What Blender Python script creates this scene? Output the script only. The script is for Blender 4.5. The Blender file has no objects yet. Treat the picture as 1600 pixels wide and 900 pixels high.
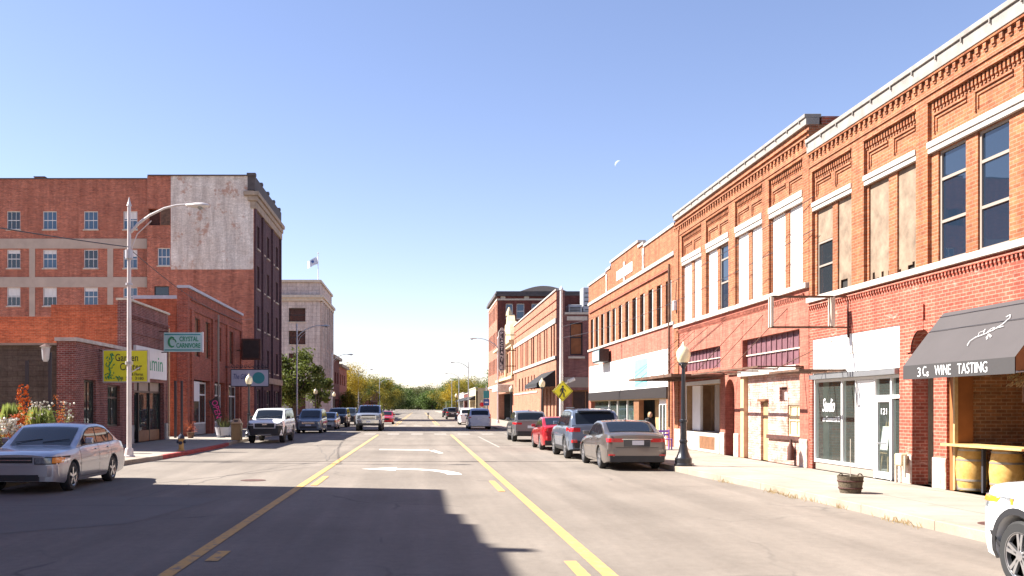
import bpy, math, random
import numpy as np
from mathutils import Vector, Matrix, Euler
R = math.radians
random.seed(7)
SC = bpy.context.scene
COL = SC.collection

# ---------------------------------------------------------------- camera, sky, sun
cam_d = bpy.data.cameras.new('camera'); cam = bpy.data.objects.new('camera', cam_d); COL.objects.link(cam)
CH = 1.85; F = 1500.0
cam.location = (0, 0, CH); cam.rotation_euler = (R(90), 0, 0)
cam_d.sensor_width = 36; cam_d.lens = 36 * F / 1600
cam_d.shift_x = 144 / 1600; cam_d.shift_y = 186 / 1600
cam_d.clip_start = 0.1; cam_d.clip_end = 9000
SC.camera = cam
SUN_AZ = R(-12); SUN_EL = R(44.0)
world = bpy.data.worlds.new('World'); SC.world = world; world.use_nodes = True
wn = world.node_tree; bg = wn.nodes['Background']
sky = wn.nodes.new('ShaderNodeTexSky'); sky.sky_type = 'NISHITA'; sky.sun_disc = False
sky.sun_elevation = SUN_EL
sky.sun_rotation = -R(78)         # compass angle of the sun itself, from +Y
sky.altitude = 300; sky.air_density = 1.0; sky.dust_density = 0.3; sky.ozone_density = 1.6
tint = wn.nodes.new('ShaderNodeMix'); tint.data_type = 'RGBA'; tint.blend_type = 'MULTIPLY'; tint.inputs[0].default_value = 1
tint.inputs[7].default_value = (1.0, .885, .96, 1)      # white balance of the photograph
wn.links.new(sky.outputs[0], tint.inputs[6]); wn.links.new(tint.outputs[2], bg.inputs[0]); bg.inputs[1].default_value = 0.064
sun_d = bpy.data.lights.new('sun', 'SUN'); sun = bpy.data.objects.new('sun', sun_d); COL.objects.link(sun)
sun_d.energy = 5.0; sun_d.angle = R(0.5); sun_d.color = (1.0, .95, .87)
ld = Vector((math.cos(SUN_AZ) * math.cos(SUN_EL), math.sin(SUN_AZ) * math.cos(SUN_EL), -math.sin(SUN_EL)))
sun.rotation_euler = ld.to_track_quat('-Z', 'Y').to_euler(); sun.location = (-60, 40, 90)
vs = SC.view_settings
vs.view_transform = 'Standard'; vs.look = 'None'; vs.gamma = 1; vs.exposure = 1.8
vs.use_curve_mapping = False

# ---------------------------------------------------------------- node helpers / materials
MATS = {}
def newmat(name):
    m = bpy.data.materials.new(name); m.use_nodes = True; MATS[name] = m
    n = m.node_tree; b = n.nodes['Principled BSDF']
    return m, n, b
def N(n, t, **k):
    o = n.nodes.new(t)
    for a, v in k.items():
        if a.startswith('i_'):
            o.inputs[int(a[2:])].default_value = v
        else: setattr(o, a, v)
    return o
def c4(c): return (c[0], c[1], c[2], 1)
def mixc(n, f, a, b, bt='MIX'):
    m = n.nodes.new('ShaderNodeMix'); m.data_type = 'RGBA'; m.blend_type = bt
    for sock, v in ((m.inputs[0], f), (m.inputs[6], a), (m.inputs[7], b)):
        if hasattr(v, 'is_linked'): n.links.new(v, sock)
        elif isinstance(v, (int, float)): sock.default_value = v
        else: sock.default_value = c4(v)
    return m.outputs[2]
def noise(n, vec, scale, detail=4, rough=.55):
    t = N(n, 'ShaderNodeTexNoise'); t.inputs['Scale'].default_value = scale
    t.inputs['Detail'].default_value = detail; t.inputs['Roughness'].default_value = rough
    n.links.new(vec, t.inputs['Vector']); return t.outputs['Fac']
def ramp(n, fac, p0, p1, c0=(0, 0, 0), c1=(1, 1, 1)):
    r = N(n, 'ShaderNodeValToRGB'); e = r.color_ramp.elements
    e[0].position = p0; e[1].position = p1; e[0].color = c4(c0); e[1].color = c4(c1)
    n.links.new(fac, r.inputs[0]); return r.outputs[0]
def pos(n): return N(n, 'ShaderNodeNewGeometry').outputs['Position']
def plain(name, col, rough=.6, metal=0, var=.12, scale=3, bump=0, bscale=40, coat=0, spec=.5, col2=None, emis=None, es=0):
    m, n, b = newmat(name)
    p = pos(n)
    if var or col2:
        f = noise(n, p, scale, 6, .62)
        f = ramp(n, f, .3, .7)
        c2 = col2 or tuple(max(0, c * (1 - 2 * var)) for c in col)
        n.links.new(mixc(n, f, c2, col), b.inputs['Base Color'])
    else: b.inputs['Base Color'].default_value = c4(col)
    b.inputs['Roughness'].default_value = rough; b.inputs['Metallic'].default_value = metal
    b.inputs['Coat Weight'].default_value = coat; b.inputs['Coat Roughness'].default_value = .04
    b.inputs['Specular IOR Level'].default_value = spec
    if bump:
        bp = N(n, 'ShaderNodeBump'); bp.inputs['Strength'].default_value = bump; bp.inputs['Distance'].default_value = .02
        n.links.new(noise(n, p, bscale, 4), bp.inputs['Height']); n.links.new(bp.outputs[0], b.inputs['Normal'])
    if emis:
        b.inputs['Emission Color'].default_value = c4(emis); b.inputs['Emission Strength'].default_value = es
    return m
def brick(name, c1, c2, mortar, bw=.215, bh=.075, ms=.011, stain=(.5, .5, .5), stain_amt=.25, patch=None, patch_amt=0, pth=(.55, .62), bump=.5, rough=.85, course=.22, pscale=(1, 1, 3)):
    m, n, b = newmat(name)
    g = pos(n); s = N(n, 'ShaderNodeSeparateXYZ'); n.links.new(g, s.inputs[0])
    a = N(n, 'ShaderNodeMath', operation='ADD'); n.links.new(s.outputs[0], a.inputs[0]); n.links.new(s.outputs[1], a.inputs[1])
    c = N(n, 'ShaderNodeCombineXYZ'); n.links.new(a.outputs[0], c.inputs[0]); n.links.new(s.outputs[2], c.inputs[1])
    t = N(n, 'ShaderNodeTexBrick'); n.links.new(c.outputs[0], t.inputs['Vector'])
    t.inputs['Scale'].default_value = 1; t.inputs['Brick Width'].default_value = bw; t.inputs['Row Height'].default_value = bh
    t.inputs['Mortar Size'].default_value = ms; t.inputs['Mortar Smooth'].default_value = .2; t.inputs['Bias'].default_value = 0
    t.inputs['Color1'].default_value = c4(c1); t.inputs['Color2'].default_value = c4(c2); t.inputs['Mortar'].default_value = c4(mortar)
    col = t.outputs['Color']
    f1 = ramp(n, noise(n, g, .55, 8, .65), .35, .72)
    col = mixc(n, mixc(n, stain_amt, (0, 0, 0), f1), col, mixc(n, 1, col, stain, 'MULTIPLY'))
    f3 = ramp(n, noise(n, g, 9, 3, .6), .35, .7, (.82, .82, .82), (1.12, 1.12, 1.12))
    col = mixc(n, 1, col, f3, 'MULTIPLY')
    mc = N(n, 'ShaderNodeMapping'); mc.inputs['Scale'].default_value = (.9, .9, 9); n.links.new(g, mc.inputs[0])
    lo, hi = 1 - course, 1 + course
    mv = N(n, 'ShaderNodeMapping'); mv.inputs['Scale'].default_value = (1.6, 1.6, .16); n.links.new(g, mv.inputs[0])
    col = mixc(n, 1, col, ramp(n, noise(n, mv.outputs[0], 1.5, 6, .65), .36, .60, (.74, .72, .72), (1.04, 1.04, 1.04)), 'MULTIPLY')
    col = mixc(n, 1, col, ramp(n, noise(n, mc.outputs[0], 1.5, 5, .7), .34, .68, (lo, lo, lo), (hi, hi, hi)), 'MULTIPLY')
    if patch:
        mp = N(n, 'ShaderNodeMapping'); mp.inputs['Scale'].default_value = pscale; n.links.new(g, mp.inputs[0])
        f2 = ramp(n, noise(n, mp.outputs[0], 1.3, 9, .75), *pth)
        col = mixc(n, mixc(n, patch_amt, (0, 0, 0), f2), col, patch)
    n.links.new(col, b.inputs['Base Color']); b.inputs['Roughness'].default_value = rough
    b.inputs['Specular IOR Level'].default_value = .25
    bp = N(n, 'ShaderNodeBump'); bp.inputs['Strength'].default_value = bump; bp.inputs['Distance'].default_value = .012; bp.invert = True
    n.links.new(t.outputs['Fac'], bp.inputs['Height']); n.links.new(bp.outputs[0], b.inputs['Normal'])
    return m
def glass(name, tint=(.02, .025, .03), trans=.0, rough=.03, spec=.9):
    m, n, b = newmat(name)
    b.inputs['Base Color'].default_value = c4(tint); b.inputs['Roughness'].default_value = rough
    b.inputs['Specular IOR Level'].default_value = spec; b.inputs['IOR'].default_value = 1.5
    p = pos(n)
    bp = N(n, 'ShaderNodeBump'); bp.inputs['Strength'].default_value = .06; bp.inputs['Distance'].default_value = .05
    n.links.new(noise(n, p, .9, 1), bp.inputs['Height']); n.links.new(bp.outputs[0], b.inputs['Normal'])
    if trans:
        tr = N(n, 'ShaderNodeBsdfTransparent'); tr.inputs[0].default_value = (.9, .95, .93, 1)
        mx = N(n, 'ShaderNodeMixShader'); mx.inputs[0].default_value = trans
        n.links.new(b.outputs[0], mx.inputs[1]); n.links.new(tr.outputs[0], mx.inputs[2])
        n.links.new(mx.outputs[0], n.nodes['Material Output'].inputs[0])
    return m
M = MATS
brick('brick_orange', (.40, .145, .062), (.29, .092, .040), (.34, .19, .12), stain=(.72, .66, .62), stain_amt=.5)
brick('brick_red_paint', (.38, .095, .06), (.31, .07, .045), (.46, .22, .16), stain=(.72, .6, .55), stain_amt=.5, patch=(.5, .30, .24), patch_amt=.75, pth=(.585, .66))
brick('brick_salmon', (.42, .155, .105), (.39, .14, .095), (.37, .125, .09), stain=(.8, .7, .7), stain_amt=.5, bump=.25)
brick('brick_white_worn', (.62, .40, .35), (.52, .26, .2), (.36, .2, .16), stain=(.85, .8, .75), stain_amt=.5, patch=(.68, .55, .48), patch_amt=.55, pth=(.48, .64))
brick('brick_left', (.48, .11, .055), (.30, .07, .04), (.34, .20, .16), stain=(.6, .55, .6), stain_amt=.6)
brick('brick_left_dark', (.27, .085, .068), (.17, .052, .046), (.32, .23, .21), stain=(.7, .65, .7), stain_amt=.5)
brick('brick_side_orange', (.52, .125, .055), (.36, .08, .036), (.42, .17, .10), stain=(.7, .55, .55), stain_amt=.6, patch=(.25, .16, .15), patch_amt=.4, pth=(.6, .75))
brick('brick_tall', (.60, .17, .09), (.34, .09, .055), (.50, .30, .23), stain=(.72, .66, .66), stain_amt=.7)
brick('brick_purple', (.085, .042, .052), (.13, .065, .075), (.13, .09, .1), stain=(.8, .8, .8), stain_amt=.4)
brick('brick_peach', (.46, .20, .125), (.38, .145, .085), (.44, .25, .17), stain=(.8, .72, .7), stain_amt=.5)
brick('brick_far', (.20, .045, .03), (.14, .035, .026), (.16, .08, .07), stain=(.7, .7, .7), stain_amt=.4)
brick('brick_far_lit', (.46, .19, .12), (.38, .13, .08), (.40, .24, .18), stain=(.8, .75, .7), stain_amt=.4)  # pale copy of brick_far with sunlight put into the colour
brick('brick_bar', (.55, .26, .12), (.36, .16, .075), (.6, .4, .26), stain=(.6, .55, .5), stain_amt=.7, patch=(.22, .12, .06), patch_amt=.5)
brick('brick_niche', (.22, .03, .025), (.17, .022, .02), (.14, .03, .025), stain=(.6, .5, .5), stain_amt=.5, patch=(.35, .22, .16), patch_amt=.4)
brick('block_brown', (.13, .108, .09), (.115, .092, .078), (.09, .072, .06), bw=.41, bh=.205, stain=(.7, .7, .7), stain_amt=.5)
brick('stone_block', (.66, .58, .53), (.56, .49, .45), (.42, .36, .33), bw=1.1, bh=.5, ms=.02, stain=(.75, .70, .68), stain_amt=.6, course=.08)
plain('white_trim', (.54, .50, .46), .75, var=.0, col2=(.36, .31, .27), scale=3.2, bump=.1)
plain('stone_trim', (.62, .54, .44), .8, var=.14, scale=3, bump=.2)
plain('coping', (.30, .275, .25), .8, var=.0, col2=(.20, .175, .155), scale=3, bump=.15)
plain('stone_worn', (.66, .58, .50), .85, var=0, col2=(.40, .20, .14), scale=4, bump=.3)
plain('band_grey', (.48, .38, .31), .85, var=.10, scale=1.2)
plain('cornice_tan', (.42, .33, .25), .85, var=.22, scale=2)
plain('cornice_dark', (.10, .085, .085), .8, var=.2, scale=2)
plain('cream', (.66, .52, .32), .7, var=.15, scale=2)
plain('roof_tar', (.10, .095, .09), .9, var=.2, scale=1)
plain('roof_bounce', (.58, .52, .45), .95, var=.12, scale=2)  # unseen roofs made this pale to bounce sunlight onto the walls behind
plain('mortar_dark', (.045, .03, .028), .9, var=.2)
plain('dark_interior', (.03, .028, .027), .9, var=.3, scale=1)
plain('panel_white', (.80, .78, .74), .6, var=.04, scale=2)
plain('panel_turq', (.20, .55, .58), .6, var=.08, scale=2)
plain('plywood', (.29, .21, .145), .85, var=.0, col2=(.13, .09, .06), scale=2.4)
plain('wood_orange', (.34, .12, .035), .6, var=.2, scale=2)
plain('wood_tan', (.55, .36, .17), .6, var=.2, scale=6)
plain('wood_plank', (.66, .44, .17), .5, var=.2, scale=6)
plain('wood_brown', (.24, .11, .05), .6, var=.2, scale=6)
plain('beige_column', (.60, .38, .22), .7, var=.15, scale=4)
plain('frame_taupe', (.30, .25, .21), .5, var=.05)
plain('frame_white', (.70, .68, .66), .5, var=.05)
plain('frame_dark', (.03, .025, .025), .4, var=.05)
plain('frame_grey', (.30, .30, .31), .35, metal=.5, var=.05)
plain('purple_metal', (.19, .085, .10), .55, var=.2, scale=3)
plain('rust_metal', (.17, .085, .05), .7, var=.35, scale=5)
plain('rust_dark', (.10, .035, .025), .8, var=.3, scale=5)
plain('galv', (.50, .50, .52), .42, metal=.35, var=.10, scale=3)
plain('pole_light', (.62, .58, .56), .5, metal=.2, var=.10, scale=2)
plain('black_metal', (.014, .015, .020), .32, var=.0, coat=.3)
plain('gloss_black', (.012, .012, .014), .25, var=.0)
plain('awning_cloth', (.062, .054, .055), .9, var=.06, scale=1.5)
plain('awning_band', (.044, .040, .041), .9, var=.05, scale=1.5)
plain('awning_black', (.018, .018, .02), .9, var=.1)
plain('letter_white', (.80, .80, .80), .6, var=0)
plain('letter_green', (.02, .26, .13), .6, var=0)
plain('letter_dark', (.03, .03, .04), .6, var=0)
plain('letter_navy', (.05, .06, .2), .6, var=0)
plain('sign_yellow', (.72, .70, .03), .5, var=.05)
plain('sign_mint', (.50, .68, .66), .5, var=.04)
plain('sign_lilac', (.50, .50, .60), .5, var=.05)
plain('sign_teal', (.04, .28, .30), .5, var=.05)
plain('sign_white', (.66, .66, .68), .5, var=.05)
plain('leaf_green_paint', (.03, .25, .09), .6, var=0)
plain('traffic_yellow', (.80, .72, .02), .4, var=.03)
plain('flag_black', (.02, .018, .022), .8, var=.1)
plain('flag_pink', (.55, .03, .22), .7, var=.1)
plain('flag_white', (.6, .65, .78), .8, var=.1)
plain('flag_blue', (.06, .12, .35), .8, var=.1)
plain('globe', (.80, .70, .46), .35, var=.08, scale=9, emis=(.95, .8, .5), es=.0)
plain('barrel_oak', (.62, .39, .12), .5, var=.0, col2=(.44, .24, .05), scale=9)
plain('barrel_pale', (.62, .48, .28), .5, var=.1, scale=9)
plain('barrel_hoop', (.40, .36, .30), .45, metal=.5, var=.2)
plain('basket', (.16, .12, .075), .9, var=.3, scale=25, bump=.8, bscale=60)
plain('purple_bench', (.32, .14, .50), .5, var=.1)
plain('tan_bin', (.48, .29, .12), .7, var=.12, bump=.4, bscale=50)
plain('hydrant_tan', (.50, .31, .10), .5, var=.15)
plain('concrete_grey', (.40, .38, .36), .85, var=.15, scale=3)
plain('planter_white', (.45, .45, .50), .6, var=.1)
plain('skin', (.55, .30, .2), .6, var=0)
plain('hair_tan', (.35, .22, .10), .8, var=.1)
plain('cloth_black', (.018, .018, .022), .9, var=.1)
plain('cloth_navy', (.03, .035, .06), .9, var=.1)
plain('tyre', (.022, .022, .023), .75, var=.1)
plain('rim_silver', (.62, .62, .64), .28, metal=.9, var=0)
plain('rim_dark', (.05, .05, .055), .4, metal=.5, var=0)
plain('plastic_black', (.022, .022, .025), .5, var=.1)
plain('chrome', (.75, .75, .76), .12, metal=1, var=0)
plain('lamp_clear', (.30, .32, .34), .10, metal=.2, var=.3, scale=20, coat=.5)
plain('lamp_amber', (.80, .25, .03), .2, var=0, coat=.5)
plain('lamp_red', (.50, .012, .015), .18, var=0, coat=.6)
plain('plate', (.60, .62, .68), .5, var=0)
plain('seat_grey', (.12, .11, .12), .9, var=.1)
plain('tar_shadow_line', (.10, .088, .078), .8, var=.1)
plain('moon', (.25, .29, .38), 1, var=0)
plain('red_kerb', (.42, .06, .05), .8, var=.25, scale=3)
plain('mint_cloth', (.10, .55, .36), .8, var=.1)
plain('mannequin', (.62, .58, .5), .7, var=.1)
glass('glass_dark'); glass('glass_sky', (.012, .022, .04), spec=1.0, rough=.015)
glass('glass_blue', (.05, .10, .17), spec=.8, rough=.1)
glass('glass_shop', (.10, .13, .12), trans=.68, rough=.02, spec=.9)
glass('car_glass', (.010, .013, .018), spec=.42, rough=.02)
glass('car_glass_clear', (.02, .03, .035), trans=.22, spec=.7, rough=.02)

def paint(name, col, metal=.45, rough=.32):
    m, n, b = newmat(name)
    b.inputs['Base Color'].default_value = c4(col); b.inputs['Metallic'].default_value = metal
    b.inputs['Roughness'].default_value = rough
    b.inputs['Coat Weight'].default_value = .9; b.inputs['Coat Roughness'].default_value = .03
    t = N(n, 'ShaderNodeTexNoise'); t.inputs['Scale'].default_value = 5; t.inputs['Detail'].default_value = 5
    n.links.new(ramp(n, t.outputs['Fac'], .35, .8, (rough, rough, rough), (rough + .14,) * 3), b.inputs['Roughness'])
    return m
paint('paint_silver', (.42, .43, .47), .75); paint('paint_white', (.80, .80, .80), 0, .4); paint('paint_tan', (.20, .175, .16), .75)
paint('paint_slate', (.10, .13, .19), .65); paint('paint_red', (.42, .012, .02), .4); paint('paint_bluegrey', (.17, .21, .28), .6)
paint('paint_dark', (.035, .04, .05), .4); paint('paint_grey', (.19, .19, .195), .65); paint('paint_truck', (.36, .38, .43), .7)
paint('paint_van', (.40, .44, .55), .6)

# road / pavement / ground
def road_mat():
    m, n, b = newmat('asphalt'); p = pos(n)
    big = ramp(n, noise(n, p, .22, 6, .6), .3, .72, (.160, .135, .112), (.232, .198, .166))
    mp = N(n, 'ShaderNodeMapping'); mp.inputs['Scale'].default_value = (1.3, .07, 1); n.links.new(p, mp.inputs[0])
    streak = ramp(n, noise(n, mp.outputs[0], 1.0, 6, .6), .35, .72, (.82, .82, .82), (1.10, 1.10, 1.10))
    col = mixc(n, 1, big, streak, 'MULTIPLY')
    fine = ramp(n, noise(n, p, 70, 2, .7), .3, .7, (.78, .78, .78), (1.2, 1.2, 1.2))
    col = mixc(n, .9, col, mixc(n, 1, col, fine, 'MULTIPLY'))
    sx_ = N(n, 'ShaderNodeSeparateXYZ'); n.links.new(p, sx_.inputs[0]); ml = N(n, 'ShaderNodeMath', operation='MULTIPLY'); n.links.new(sx_.outputs[0], ml.inputs[0]); ml.inputs[1].default_value = 3.7
    sn = N(n, 'ShaderNodeMath', operation='SINE'); n.links.new(ml.outputs[0], sn.inputs[0])
    trk = ramp(n, sn.outputs[0], .2, 1.0, (1.03, 1.03, 1.03), (.90, .90, .90)); msk = ramp(n, noise(n, mp.outputs[0], .6, 4), .4, .6)
    col = mixc(n, msk, col, mixc(n, 1, col, trk, 'MULTIPLY'))
    mid = ramp(n, noise(n, p, 7, 5, .75), .3, .7, (.88, .88, .88), (1.08, 1.08, 1.08)); col = mixc(n, 1, col, mid, 'MULTIPLY')
    v = N(n, 'ShaderNodeTexVoronoi', feature='DISTANCE_TO_EDGE'); v.inputs['Scale'].default_value = .16; v.inputs['Randomness'].default_value = 1
    w = N(n, 'ShaderNodeVectorMath', operation='ADD'); nz = N(n, 'ShaderNodeTexNoise'); nz.inputs['Scale'].default_value = .8; nz.inputs['Detail'].default_value = 6
    n.links.new(p, nz.inputs['Vector']); n.links.new(p, w.inputs[0]); n.links.new(nz.outputs['Color'], w.inputs[1]); n.links.new(w.outputs[0], v.inputs['Vector'])
    cr = ramp(n, v.outputs['Distance'], .0015, .006, (1, 1, 1), (0, 0, 0))
    brk = ramp(n, noise(n, p, .35, 3), .5, .6)
    crk = mixc(n, 1, cr, brk, 'MULTIPLY')
    col = mixc(n, mixc(n, .55, (0, 0, 0), crk), col, (.06, .055, .05))
    spots = ramp(n, noise(n, p, 1.9, 3, .5), .70, .78)
    col = mixc(n, mixc(n, .25, (0, 0, 0), spots), col, (.09, .08, .075))
    n.links.new(col, b.inputs['Base Color']); b.inputs['Roughness'].default_value = .9; b.inputs['Specular IOR Level'].default_value = .3
    bp = N(n, 'ShaderNodeBump'); bp.inputs['Strength'].default_value = .4; bp.inputs['Distance'].default_value = .01
    n.links.new(noise(n, p, 90, 3), bp.inputs['Height']); n.links.new(bp.outputs[0], b.inputs['Normal'])
road_mat()
def pave_mat(name, c0, c1, jw=1.5):
    m, n, b = newmat(name); p = pos(n)
    col = ramp(n, noise(n, p, .8, 8, .72), .32, .68, c0, c1)
    fine = ramp(n, noise(n, p, 40, 3, .7), .3, .7, (.88, .88, .88), (1.1, 1.1, 1.1))
    col = mixc(n, 1, col, fine, 'MULTIPLY')
    t = N(n, 'ShaderNodeTexBrick'); t.offset = 0; n.links.new(p, t.inputs['Vector'])
    t.inputs['Scale'].default_value = 1; t.inputs['Brick Width'].default_value = jw; t.inputs['Row Height'].default_value = jw
    t.inputs['Mortar Size'].default_value = .012; t.inputs['Color1'].default_value = (1, 1, 1, 1); t.inputs['Color2'].default_value = (.93, .93, .92, 1); t.inputs['Mortar'].default_value = (.45, .4, .36, 1)
    col = mixc(n, 1, col, t.outputs['Color'], 'MULTIPLY')
    st = ramp(n, noise(n, p, 2.3, 4, .6), .64, .75)
    col = mixc(n, mixc(n, .35, (0, 0, 0), st), col, (c0[0] * .55, c0[1] * .5, c0[2] * .45))
    n.links.new(col, b.inputs['Base Color']); b.inputs['Roughness'].default_value = .9
pave_mat('pavement', (.24, .205, .165), (.33, .29, .245)); pave_mat('kerb_stone', (.25, .2, .15), (.36, .30, .24), 2.4)
pave_mat('patch_dark', (.13, .115, .1), (.165, .145, .125), 9)
plain('earth', (.13, .12, .06), .95, var=.25, scale=.05)
def worn(name, col, th=(.36, .5)):
    m, n, b = newmat(name); p = pos(n)
    f = ramp(n, noise(n, p, 6, 8, .75), *th)
    n.links.new(mixc(n, f, (.20, .17, .14), col), b.inputs['Base Color']); b.inputs['Roughness'].default_value = .8
worn('line_yellow', (.56, .315, .085), (.36, .50)); worn('line_yellow_faint', (.58, .36, .10), (.34, .62)); worn('line_white', (.72, .69, .64), (.26, .45)); worn('line_white_faint', (.5, .47, .43), (.4, .7))

def leafmat(name, ca, cb, cc=None):
    m, n, b = newmat(name); p = pos(n)
    f = ramp(n, noise(n, p, 1.1, 5, .7), .35, .68)
    col = mixc(n, f, ca, cb)
    if cc:
        col = mixc(n, ramp(n, noise(n, p, .45, 3), .5, .62), col, cc)
    n.links.new(col, b.inputs['Base Color']); b.inputs['Roughness'].default_value = .7
    tl = N(n, 'ShaderNodeBsdfTranslucent'); n.links.new(col, tl.inputs[0])
    mx = N(n, 'ShaderNodeMixShader'); mx.inputs[0].default_value = .35
    n.links.new(b.outputs[0], mx.inputs[1]); n.links.new(tl.outputs[0], mx.inputs[2]); n.links.new(mx.outputs[0], n.nodes['Material Output'].inputs[0])
leafmat('leaf_green', (.055, .10, .018), (.12, .17, .03)); leafmat('leaf_yellow', (.30, .22, .012), (.13, .13, .018), (.06, .09, .014))
leafmat('leaf_gold', (.44, .29, .010), (.20, .16, .012)); leafmat('leaf_olive', (.06, .075, .022), (.13, .13, .034)); leafmat('leaf_mixed', (.05, .08, .014), (.16, .18, .03))
leafmat('leaf_orange', (.60, .15, .015), (.45, .09, .01)); leafmat('leaf_rust', (.35, .06, .02), (.5, .15, .04)); leafmat('leaf_pale', (.30, .34, .10), (.2, .26, .05)); leafmat('flower_white', (.62, .60, .55), (.45, .42, .36)); leafmat('dry_straw', (.50, .38, .2), (.36, .26, .12))
plain('bark', (.10, .075, .055), .9, var=.3, scale=6)

# ---------------------------------------------------------------- mesh builder
ORG = {}
class MB:
    def __init__(s): s.v = []; s.f = []; s.mi = []; s.cur = 0
    def add(s, vs, fs):
        o = len(s.v); s.v += [tuple(p) for p in vs]
        for f in fs: s.f.append(tuple(i + o for i in f)); s.mi.append(s.cur)
        return s
    def quad(s, *p): return s.add(p, [tuple(range(len(p)))])
    def box(s, x0, x1, y0, y1, z0, z1):
        if x0 > x1: x0, x1 = x1, x0
        if y0 > y1: y0, y1 = y1, y0
        if z0 > z1: z0, z1 = z1, z0
        return s.add([(x0, y0, z0), (x1, y0, z0), (x1, y1, z0), (x0, y1, z0), (x0, y0, z1), (x1, y0, z1), (x1, y1, z1), (x0, y1, z1)],
                     [(0, 3, 2, 1), (4, 5, 6, 7), (0, 1, 5, 4), (1, 2, 6, 5), (2, 3, 7, 6), (3, 0, 4, 7)])
    def obox(s, c, size, rot=(0, 0, 0)):
        m = Euler(rot).to_matrix(); h = [k / 2 for k in size]; o = []
        for z in (-1, 1):
            for (x, y) in ((-1, -1), (1, -1), (1, 1), (-1, 1)): o.append(Vector(c) + m @ Vector((x * h[0], y * h[1], z * h[2])))
        return s.add(o, [(0, 3, 2, 1), (4, 5, 6, 7), (0, 1, 5, 4), (1, 2, 6, 5), (2, 3, 7, 6), (3, 0, 4, 7)])
    def pb(s, P, u0, u1, v0, v1, d0, d1):
        if u0 > u1: u0, u1 = u1, u0
        a = P(u0, v0, d0); b = P(u1, v1, d1)
        return s.box(a[0], b[0], a[1], b[1], a[2], b[2])
    def pq(s, P, u0, u1, v0, v1, d): return s.quad(P(u0, v0, d), P(u1, v0, d), P(u1, v1, d), P(u0, v1, d))
    def tube(s, pts, r, n=8, caps=True):
        pts = [Vector(p) for p in pts]; k = len(pts)
        rs = r if isinstance(r, (list, tuple)) else [r] * k
        vv = []; ff = []; prev = None
        for i, p in enumerate(pts):
            t = (pts[min(i + 1, k - 1)] - pts[max(i - 1, 0)]).normalized()
            if prev is None:
                a = Vector((0, 0, 1)) if abs(t.z) < .9 else Vector((1, 0, 0)); a = (a - t * a.dot(t)).normalized()
            else: a = (prev - t * prev.dot(t)).normalized()
            prev = a; b = t.cross(a)
            for j in range(n):
                g = 2 * math.pi * j / n; vv.append(p + (a * math.cos(g) + b * math.sin(g)) * rs[i])
        for i in range(k - 1):
            for j in range(n): ff.append((i * n + j, i * n + (j + 1) % n, (i + 1) * n + (j + 1) % n, (i + 1) * n + j))
        if caps: ff.append(tuple(range(n))[::-1]); ff.append(tuple((k - 1) * n + j for j in range(n)))
        return s.add(vv, ff)
    def lathe(s, prof, c=(0, 0, 0), n=20, axis='Z', caps=True):
        vv = []; ff = []; k = len(prof)
        for (r, h) in prof:
            for j in range(n):
                g = 2 * math.pi * j / n; a, b = r * math.cos(g), r * math.sin(g)
                vv.append({'Z': (c[0] + a, c[1] + b, c[2] + h), 'X': (c[0] + h, c[1] + a, c[2] + b), 'Y': (c[0] + a, c[1] + h, c[2] + b)}[axis])
        for i in range(k - 1):
            for j in range(n): ff.append((i * n + j, i * n + (j + 1) % n, (i + 1) * n + (j + 1) % n, (i + 1) * n + j))
        if caps: ff.append(tuple(range(n))[::-1]); ff.append(tuple((k - 1) * n + j for j in range(n)))
        return s.add(vv, ff)
    def grid(s, rows):
        w = len(rows[0]); vv = [p for r in rows for p in r]; ff = []
        for i in range(len(rows) - 1):
            for j in range(w - 1): ff.append((i * w + j, i * w + j + 1, (i + 1) * w + j + 1, (i + 1) * w + j))
        return s.add(vv, ff)
    def build(s, name, mat, parent=None, smooth=False, loc=None, bevel=0, keep=False):
        me = bpy.data.meshes.new(name)
        org = Vector((0, 0, 0))
        if parent is not None: org = ORG.get(parent.name, Vector((0, 0, 0)))
        elif loc is not None: org = Vector(loc)
        if keep: org = Vector((0, 0, 0))
        me.from_pydata([(p[0] - org.x, p[1] - org.y, p[2] - org.z) for p in s.v], [], s.f)
        for mm in (mat if isinstance(mat, (list, tuple)) else [mat]): me.materials.append(M[mm])
        if max(s.mi, default=0) > 0: me.polygons.foreach_set('material_index', s.mi)
        if smooth:
            me.polygons.foreach_set('use_smooth', [True] * len(s.f)); me.set_sharp_from_angle(angle=R(smooth if smooth is not True else 40))
        me.update()
        o = bpy.data.objects.new(name, me); COL.objects.link(o)
        if parent is not None: o.parent = parent; ORG[o.name] = ORG.get(parent.name, Vector((0, 0, 0)))
        else: o.location = org; ORG[o.name] = org
        if bevel:
            b = o.modifiers.new('bevel', 'BEVEL'); b.width = bevel; b.segments = 2; b.limit_method = 'ANGLE'
        return o
def tag(o, label, cat, group=None):
    o['label'] = label; o['category'] = cat
    if group: o['group'] = group
    return o
def thing(name, label, cat, loc=(0, 0, 0), group=None):
    o = bpy.data.objects.new(name, None); COL.objects.link(o); o.location = loc; o.empty_display_size = .3
    ORG[o.name] = Vector(loc); return tag(o, label, cat, group)
def struct(o): o['kind'] = 'structure'; return o
def copy_tree(o, parent=None):
    c = o.copy(); COL.objects.link(c)
    if parent is not None: c.parent = parent
    for ch in list(o.children): copy_tree(ch, c)
    return c
def PR(X): return lambda u, v, d: (X - d, u, v)     # facade on the right of the street, faces -X
def PL(X): return lambda u, v, d: (X + d, u, v)     # facade on the left, faces +X
def PF(Y): return lambda u, v, d: (u, Y - d, v)     # wall that faces the camera
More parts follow.
